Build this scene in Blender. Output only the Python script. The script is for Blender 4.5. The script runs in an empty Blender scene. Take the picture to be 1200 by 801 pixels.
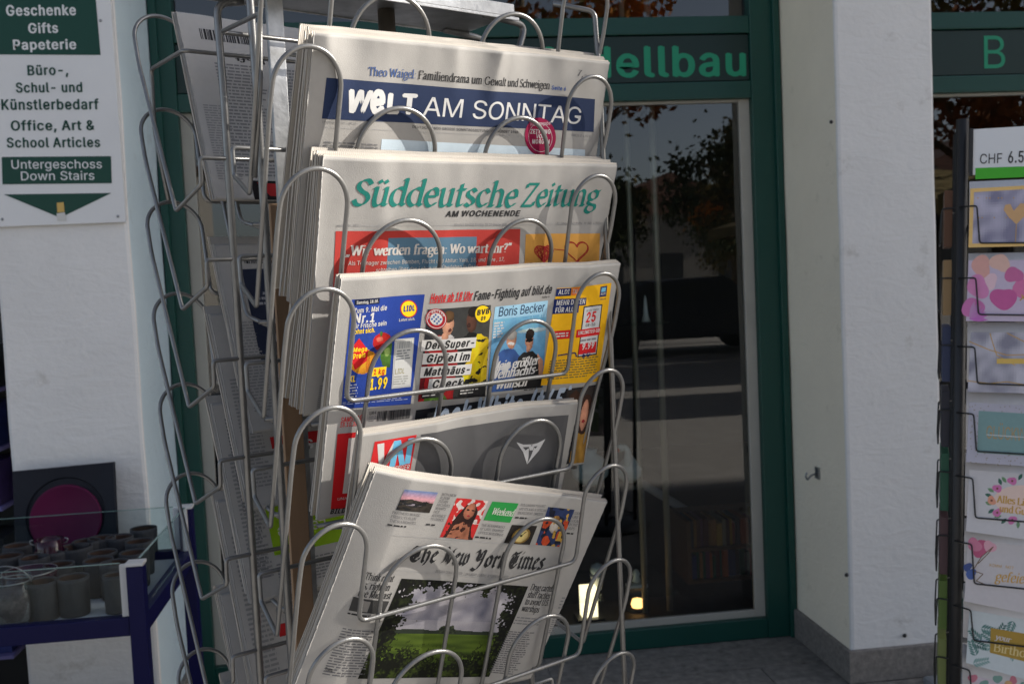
import bpy, bmesh, math, random
from mathutils import Vector, Matrix, noise
# ------------------------------------------------------------------ camera, sky, sun, exposure
scene = bpy.context.scene
COL = scene.collection
PITCH, ROLL, YAW = math.radians(3.5), math.radians(2.68), math.radians(7.0)
CAM = Vector((0, 0, 1.55))
FPX = 1200.0                                   # focal length in pixels of the 1200 px wide photograph
F_ = Vector((math.sin(YAW)*math.cos(PITCH), math.cos(YAW)*math.cos(PITCH), -math.sin(PITCH)))
_r = Vector((math.cos(YAW), -math.sin(YAW), 0)); _u = _r.cross(F_)
R_ = _r*math.cos(ROLL) - _u*math.sin(ROLL); U_ = _u*math.cos(ROLL) + _r*math.sin(ROLL)
cam = bpy.data.objects.new('camera', bpy.data.cameras.new('camera')); COL.objects.link(cam)
cam.matrix_world = Matrix(((R_.x, U_.x, -F_.x, CAM.x), (R_.y, U_.y, -F_.y, CAM.y), (R_.z, U_.z, -F_.z, CAM.z), (0, 0, 0, 1)))
cam.data.sensor_width = 36; cam.data.lens = 36*FPX/1200
cam.data.clip_start = .05; cam.data.clip_end = 500
cam.data.dof.use_dof = True; cam.data.dof.focus_distance = 1.12; cam.data.dof.aperture_fstop = 14.0
scene.camera = cam
SUN_AZ, SUN_EL = math.radians(5.0), math.radians(28.0)       # azimuth from +X (along the street) towards the facade
sdir = Vector((math.cos(SUN_AZ)*math.cos(SUN_EL), math.sin(SUN_AZ)*math.cos(SUN_EL), math.sin(SUN_EL)))
world = bpy.data.worlds.new('World'); scene.world = world; world.use_nodes = True
wn = world.node_tree; sky = wn.nodes.new('ShaderNodeTexSky'); sky.sky_type = 'NISHITA'; sky.sun_disc = False
sky.sun_elevation = SUN_EL; sky.sun_rotation = math.pi/2 - SUN_AZ; sky.altitude = 400; sky.dust_density = 2.0; sky.ozone_density = .6; sky.air_density = .8
hs = wn.nodes.new('ShaderNodeHueSaturation'); hs.inputs['Saturation'].default_value = .7   # hazy autumn sky
wn.links.new(sky.outputs[0], hs.inputs['Color']); wn.links.new(hs.outputs[0], wn.nodes['Background'].inputs[0]); wn.nodes['Background'].inputs[1].default_value = .08
sl = bpy.data.lights.new('sun', 'SUN'); sl.energy = 5.0; sl.angle = math.radians(.53); sl.color = (1, .935, .84)
so = bpy.data.objects.new('sun', sl); COL.objects.link(so); so.rotation_euler = (-sdir).to_track_quat('-Z', 'Y').to_euler()
scene.view_settings.view_transform = 'Standard'; scene.view_settings.look = 'None'
scene.view_settings.gamma = 1; scene.view_settings.use_curve_mapping = False
scene.view_settings.exposure = 1.3
scene.cycles.max_bounces = 8; scene.cycles.transparent_max_bounces = 16
scene.cycles.use_denoising = True; scene.cycles.sample_clamp_indirect = 6

# ------------------------------------------------------------------ helpers
PI = math.pi
def lin(c): c /= 255.0; return c/12.92 if c <= .04045 else ((c+.055)/1.055)**2.4
def rgb(*c): return tuple(lin(x) for x in c)
def hexc(s): return rgb(int(s[0:2], 16), int(s[2:4], 16), int(s[4:6], 16))
def ray(px, py): return F_ + R_*((px-600)/FPX) - U_*((py-400.5)/FPX)
def on_plane(px, py, p, n):
    d = ray(px, py); return CAM + d*((p-CAM).dot(n)/d.dot(n))
def at_y(px, py, y): return on_plane(px, py, Vector((0, y, 0)), Vector((0, 1, 0)))

def material(name, col, rough=.6, metal=0., bump=0., bscale=60., var=0., vscale=5., spec=.5, detail=4., stretch=None):
    m = bpy.data.materials.new(name); m.use_nodes = True; nt = m.node_tree; b = nt.nodes['Principled BSDF']
    b.inputs['Base Color'].default_value = (*col, 1); b.inputs['Roughness'].default_value = rough; b.inputs['Metallic'].default_value = metal
    b.inputs['Specular IOR Level'].default_value = spec
    tc = nt.nodes.new('ShaderNodeTexCoord'); vec = tc.outputs['Object']
    if stretch:
        mp = nt.nodes.new('ShaderNodeMapping'); mp.inputs['Scale'].default_value = stretch; nt.links.new(vec, mp.inputs[0]); vec = mp.outputs[0]
    if var:
        n = nt.nodes.new('ShaderNodeTexNoise'); n.inputs['Scale'].default_value = vscale; n.inputs['Detail'].default_value = 6; n.inputs['Roughness'].default_value = .65
        r = nt.nodes.new('ShaderNodeValToRGB'); r.color_ramp.elements[0].position = .3; r.color_ramp.elements[1].position = .7
        r.color_ramp.elements[0].color = (*[c*(1-var) for c in col], 1); r.color_ramp.elements[1].color = (*[min(1, c*(1+var*.6)) for c in col], 1)
        nt.links.new(vec, n.inputs['Vector']); nt.links.new(n.outputs['Fac'], r.inputs[0]); nt.links.new(r.outputs[0], b.inputs['Base Color'])
    if bump:
        n = nt.nodes.new('ShaderNodeTexNoise'); n.inputs['Scale'].default_value = bscale; n.inputs['Detail'].default_value = detail
        bp = nt.nodes.new('ShaderNodeBump'); bp.inputs['Strength'].default_value = bump; bp.inputs['Distance'].default_value = .004
        nt.links.new(vec, n.inputs['Vector']); nt.links.new(n.outputs['Fac'], bp.inputs['Height']); nt.links.new(bp.outputs[0], b.inputs['Normal'])
    return m
def plaster(name, col):
    m = material(name, col, .92, 0, .35, 55., .07, 1.6, detail=8); nt = m.node_tree; b = nt.nodes['Principled BSDF']; tc = [n for n in nt.nodes if n.type == 'TEX_COORD'][0]
    bp = [n for n in nt.nodes if n.type == 'BUMP'][0]
    mp = nt.nodes.new('ShaderNodeMapping'); mp.inputs['Scale'].default_value = (1, 1, 2.2); mp.inputs['Rotation'].default_value = (.3, .5, .2)
    n = nt.nodes.new('ShaderNodeTexNoise'); n.inputs['Scale'].default_value = 9; n.inputs['Detail'].default_value = 5; n.inputs['Distortion'].default_value = 1.8
    b2 = nt.nodes.new('ShaderNodeBump'); b2.inputs['Strength'].default_value = .16; b2.inputs['Distance'].default_value = .02
    nt.links.new(tc.outputs['Object'], mp.inputs[0]); nt.links.new(mp.outputs[0], n.inputs['Vector']); nt.links.new(n.outputs['Fac'], b2.inputs['Height']); nt.links.new(bp.outputs[0], b2.inputs['Normal']); nt.links.new(b2.outputs[0], b.inputs['Normal'])
    # scattered scuffs and grime
    v = nt.nodes.new('ShaderNodeTexNoise'); v.inputs['Scale'].default_value = 5.5; v.inputs['Detail'].default_value = 9; v.inputs['Roughness'].default_value = .75
    r = nt.nodes.new('ShaderNodeValToRGB'); r.color_ramp.elements[0].position = .6; r.color_ramp.elements[0].color = (1, 1, 1, 1); r.color_ramp.elements[1].position = .74; r.color_ramp.elements[1].color = (.72, .70, .67, 1)
    mx = nt.nodes.new('ShaderNodeMix'); mx.data_type = 'RGBA'; mx.blend_type = 'MULTIPLY'; mx.inputs['Factor'].default_value = 1
    old = b.inputs['Base Color'].links[0].from_socket
    nt.links.new(tc.outputs['Object'], v.inputs['Vector']); nt.links.new(v.outputs['Fac'], r.inputs[0]); nt.links.new(old, mx.inputs['A']); nt.links.new(r.outputs[0], mx.inputs['B']); nt.links.new(mx.outputs['Result'], b.inputs['Base Color'])
    return m
def print_material(name, rough=.85, spec=.25, bump=.12, coat=0.):
    m = material(name, (.6, .6, .6), rough, 0, bump, 900., spec=spec); nt = m.node_tree; b = nt.nodes['Principled BSDF']
    a = nt.nodes.new('ShaderNodeAttribute'); a.attribute_name = 'ink'
    n = nt.nodes.new('ShaderNodeTexNoise'); n.inputs['Scale'].default_value = 120; n.inputs['Detail'].default_value = 5
    mr = nt.nodes.new('ShaderNodeMapRange'); mr.inputs['To Min'].default_value = .93; mr.inputs['To Max'].default_value = 1.05
    mx = nt.nodes.new('ShaderNodeVectorMath'); mx.operation = 'SCALE'
    tc = nt.nodes.new('ShaderNodeTexCoord'); nt.links.new(tc.outputs['Object'], n.inputs['Vector'])
    nt.links.new(n.outputs['Fac'], mr.inputs['Value']); nt.links.new(a.outputs['Color'], mx.inputs[0]); nt.links.new(mr.outputs[0], mx.inputs['Scale'])
    nt.links.new(mx.outputs[0], b.inputs['Base Color']); b.inputs['Coat Weight'].default_value = coat; b.inputs['Coat Roughness'].default_value = .12
    if coat:                                     # crinkled clear sleeve
        n2 = nt.nodes.new('ShaderNodeTexNoise'); n2.inputs['Scale'].default_value = 26; n2.inputs['Detail'].default_value = 3; n2.inputs['Distortion'].default_value = 1.2
        b2 = nt.nodes.new('ShaderNodeBump'); b2.inputs['Strength'].default_value = .5; b2.inputs['Distance'].default_value = .006
        nt.links.new(tc.outputs['Object'], n2.inputs['Vector']); nt.links.new(n2.outputs['Fac'], b2.inputs['Height']); nt.links.new(b2.outputs[0], b.inputs['Coat Normal'])
    return m
def glass_material(name, tint, body=.0, k=1.7):
    m = bpy.data.materials.new(name); m.use_nodes = True; nt = m.node_tree; nt.nodes.clear()
    out = nt.nodes.new('ShaderNodeOutputMaterial'); t = nt.nodes.new('ShaderNodeBsdfTransparent'); t.inputs[0].default_value = (*tint, 1)
    g = nt.nodes.new('ShaderNodeBsdfGlossy'); g.inputs['Roughness'].default_value = .0
    fr = nt.nodes.new('ShaderNodeFresnel'); fr.inputs[0].default_value = 1.52
    ml = nt.nodes.new('ShaderNodeMath'); ml.operation = 'MULTIPLY_ADD'; ml.inputs[1].default_value = k; ml.inputs[2].default_value = body
    mx = nt.nodes.new('ShaderNodeMixShader'); nt.links.new(fr.outputs[0], ml.inputs[0]); nt.links.new(ml.outputs[0], mx.inputs[0])
    nt.links.new(t.outputs[0], mx.inputs[1]); nt.links.new(g.outputs[0], mx.inputs[2]); nt.links.new(mx.outputs[0], out.inputs[0]); return m
def lamp_material(name, col, strength):
    m = material(name, col); b = m.node_tree.nodes['Principled BSDF']; b.inputs['Emission Color'].default_value = (*col, 1); b.inputs['Emission Strength'].default_value = strength; return m

class MB:
    """collects geometry and links it as ONE mesh object"""
    def __init__(self): self.v = []; self.f = []; self.c = []; self.mi = []; self.smooth = []
    def add(self, vs, fs, col=(.5, .5, .5), mi=0, smooth=False):
        o = len(self.v); self.v += [tuple(x) for x in vs]
        for f in fs: self.f.append([i+o for i in f]); self.c.append(col); self.mi.append(mi); self.smooth.append(smooth)
        return self
    def box(self, c, s, rz=0., mi=0, col=(.5, .5, .5), M=None):
        hx, hy, hz = s[0]/2, s[1]/2, s[2]/2
        P = [Vector((x, y, z)) for x in (-hx, hx) for y in (-hy, hy) for z in (-hz, hz)]
        if M is None: M = Matrix.Translation(Vector(c)) @ Matrix.Rotation(rz, 4, 'Z')
        else: M = M @ Matrix.Translation(Vector(c)) @ Matrix.Rotation(rz, 4, 'Z')
        return self.add([M @ p for p in P], [(0, 1, 3, 2), (4, 6, 7, 5), (0, 4, 5, 1), (2, 3, 7, 6), (0, 2, 6, 4), (1, 5, 7, 3)], col, mi)
    def b(self, x0, x1, y0, y1, z0, z1, mi=0, col=(.5, .5, .5)):
        return self.box(((x0+x1)/2, (y0+y1)/2, (z0+z1)/2), (abs(x1-x0), abs(y1-y0), abs(z1-z0)), mi=mi, col=col)
    def tube(self, pts, r, n=10, mi=0, col=(.5, .5, .5), closed=False, caps=True):
        pts = [Vector(p) for p in pts]; q = [pts[0]]
        for p in pts[1:]:
            if (p-q[-1]).length > 1e-5: q.append(p)
        pts = q; N = len(pts); rings = []; up = None
        for i, p in enumerate(pts):
            if closed: t = (pts[(i+1) % N]-pts[i-1]).normalized()
            else: t = (pts[min(i+1, N-1)]-pts[max(i-1, 0)]).normalized()
            if up is None: up = t.orthogonal().normalized()
            up = (up - t*up.dot(t)).normalized(); w = t.cross(up)
            rr = r(i/(N-1)) if callable(r) else r
            rings.append([p+(up*math.cos(a)+w*math.sin(a))*rr for a in (2*PI*k/n for k in range(n))])
        vs = [v for rg in rings for v in rg]; fs = []
        for i in range(N if closed else N-1):
            j = (i+1) % N
            for k in range(n): fs.append((i*n+k, i*n+(k+1) % n, j*n+(k+1) % n, j*n+k))
        if not closed and caps: fs += [tuple(range(n))[::-1], tuple((N-1)*n+k for k in range(n))]
        return self.add(vs, fs, col, mi, True)
    def lathe(self, c, prof, n=32, mi=0, col=(.5, .5, .5), M=None):
        vs = []; fs = []; m = len(prof)
        for k in range(n):
            a = 2*PI*k/n
            for r, z in prof: vs.append(Vector((c[0]+r*math.cos(a), c[1]+r*math.sin(a), c[2]+z)))
        for k in range(n):
            for i in range(m-1): a = k*m+i; b = ((k+1) % n)*m+i; fs.append((a, b, b+1, a+1))
        if M is not None: vs = [M @ v for v in vs]
        return self.add(vs, fs, col, mi, True)
    def build(self, name, mats, parent=None, bevel=0., merge=False):
        if not isinstance(mats, (list, tuple)): mats = [mats]
        me = bpy.data.meshes.new(name); me.from_pydata(self.v, [], self.f)
        for m in mats: me.materials.append(m)
        me.polygons.foreach_set('material_index', self.mi); me.polygons.foreach_set('use_smooth', self.smooth)
        ca = me.color_attributes.new('ink', 'FLOAT_COLOR', 'CORNER'); flat = []
        for f, c in zip(self.f, self.c): flat += [c[0], c[1], c[2], 1.0]*len(f)
        ca.data.foreach_set('color', flat)
        if bevel or merge:
            bm = bmesh.new(); bm.from_mesh(me)
            if merge: bmesh.ops.remove_doubles(bm, verts=bm.verts, dist=1e-5)
            bmesh.ops.recalc_face_normals(bm, faces=bm.faces)
            if bevel: bmesh.ops.bevel(bm, geom=[e for e in bm.edges if len(e.link_faces) == 2 and e.calc_face_angle(0) > .7], offset=bevel, segments=2, affect='EDGES', profile=.6)
            bm.to_mesh(me); bm.free()
        me.update()
        o = bpy.data.objects.new(name, me); COL.objects.link(o)
        if parent is not None: put(o, parent)
        return o
def put(o, parent):                             # parent without moving the child (every part is modelled in world space)
    o.parent = parent
    o.matrix_parent_inverse = (Matrix.Translation(parent.location) if parent.type == 'EMPTY' else Matrix.Identity(4)).inverted()
def tag(o, label, cat, group=None):
    o['label'] = label; o['category'] = cat
    if group: o['group'] = group
    return o
def thing(name, label, cat, loc=(0, 0, 0), group=None):
    o = bpy.data.objects.new(name, None); o.empty_display_size = .05; COL.objects.link(o); o.location = loc
    return tag(o, label, cat, group)
def structure(o): o['kind'] = 'structure'; return o
def fillet(pts, r, n=6):
    pts = [Vector(p) for p in pts]; out = [pts[0]]
    for i in range(1, len(pts)-1):
        a, p, b = pts[i-1], pts[i], pts[i+1]; da, db = a-p, b-p; rr = r[i] if isinstance(r, dict) and i in r else (r if not isinstance(r, dict) else r.get('d', .01))
        l = min(rr, da.length*.49, db.length*.49); A = p+da.normalized()*l; B = p+db.normalized()*l
        for k in range(n+1):
            t = k/n; out.append(A*(1-t)**2+p*2*t*(1-t)+B*t*t)
    out.append(pts[-1]); return out

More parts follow.
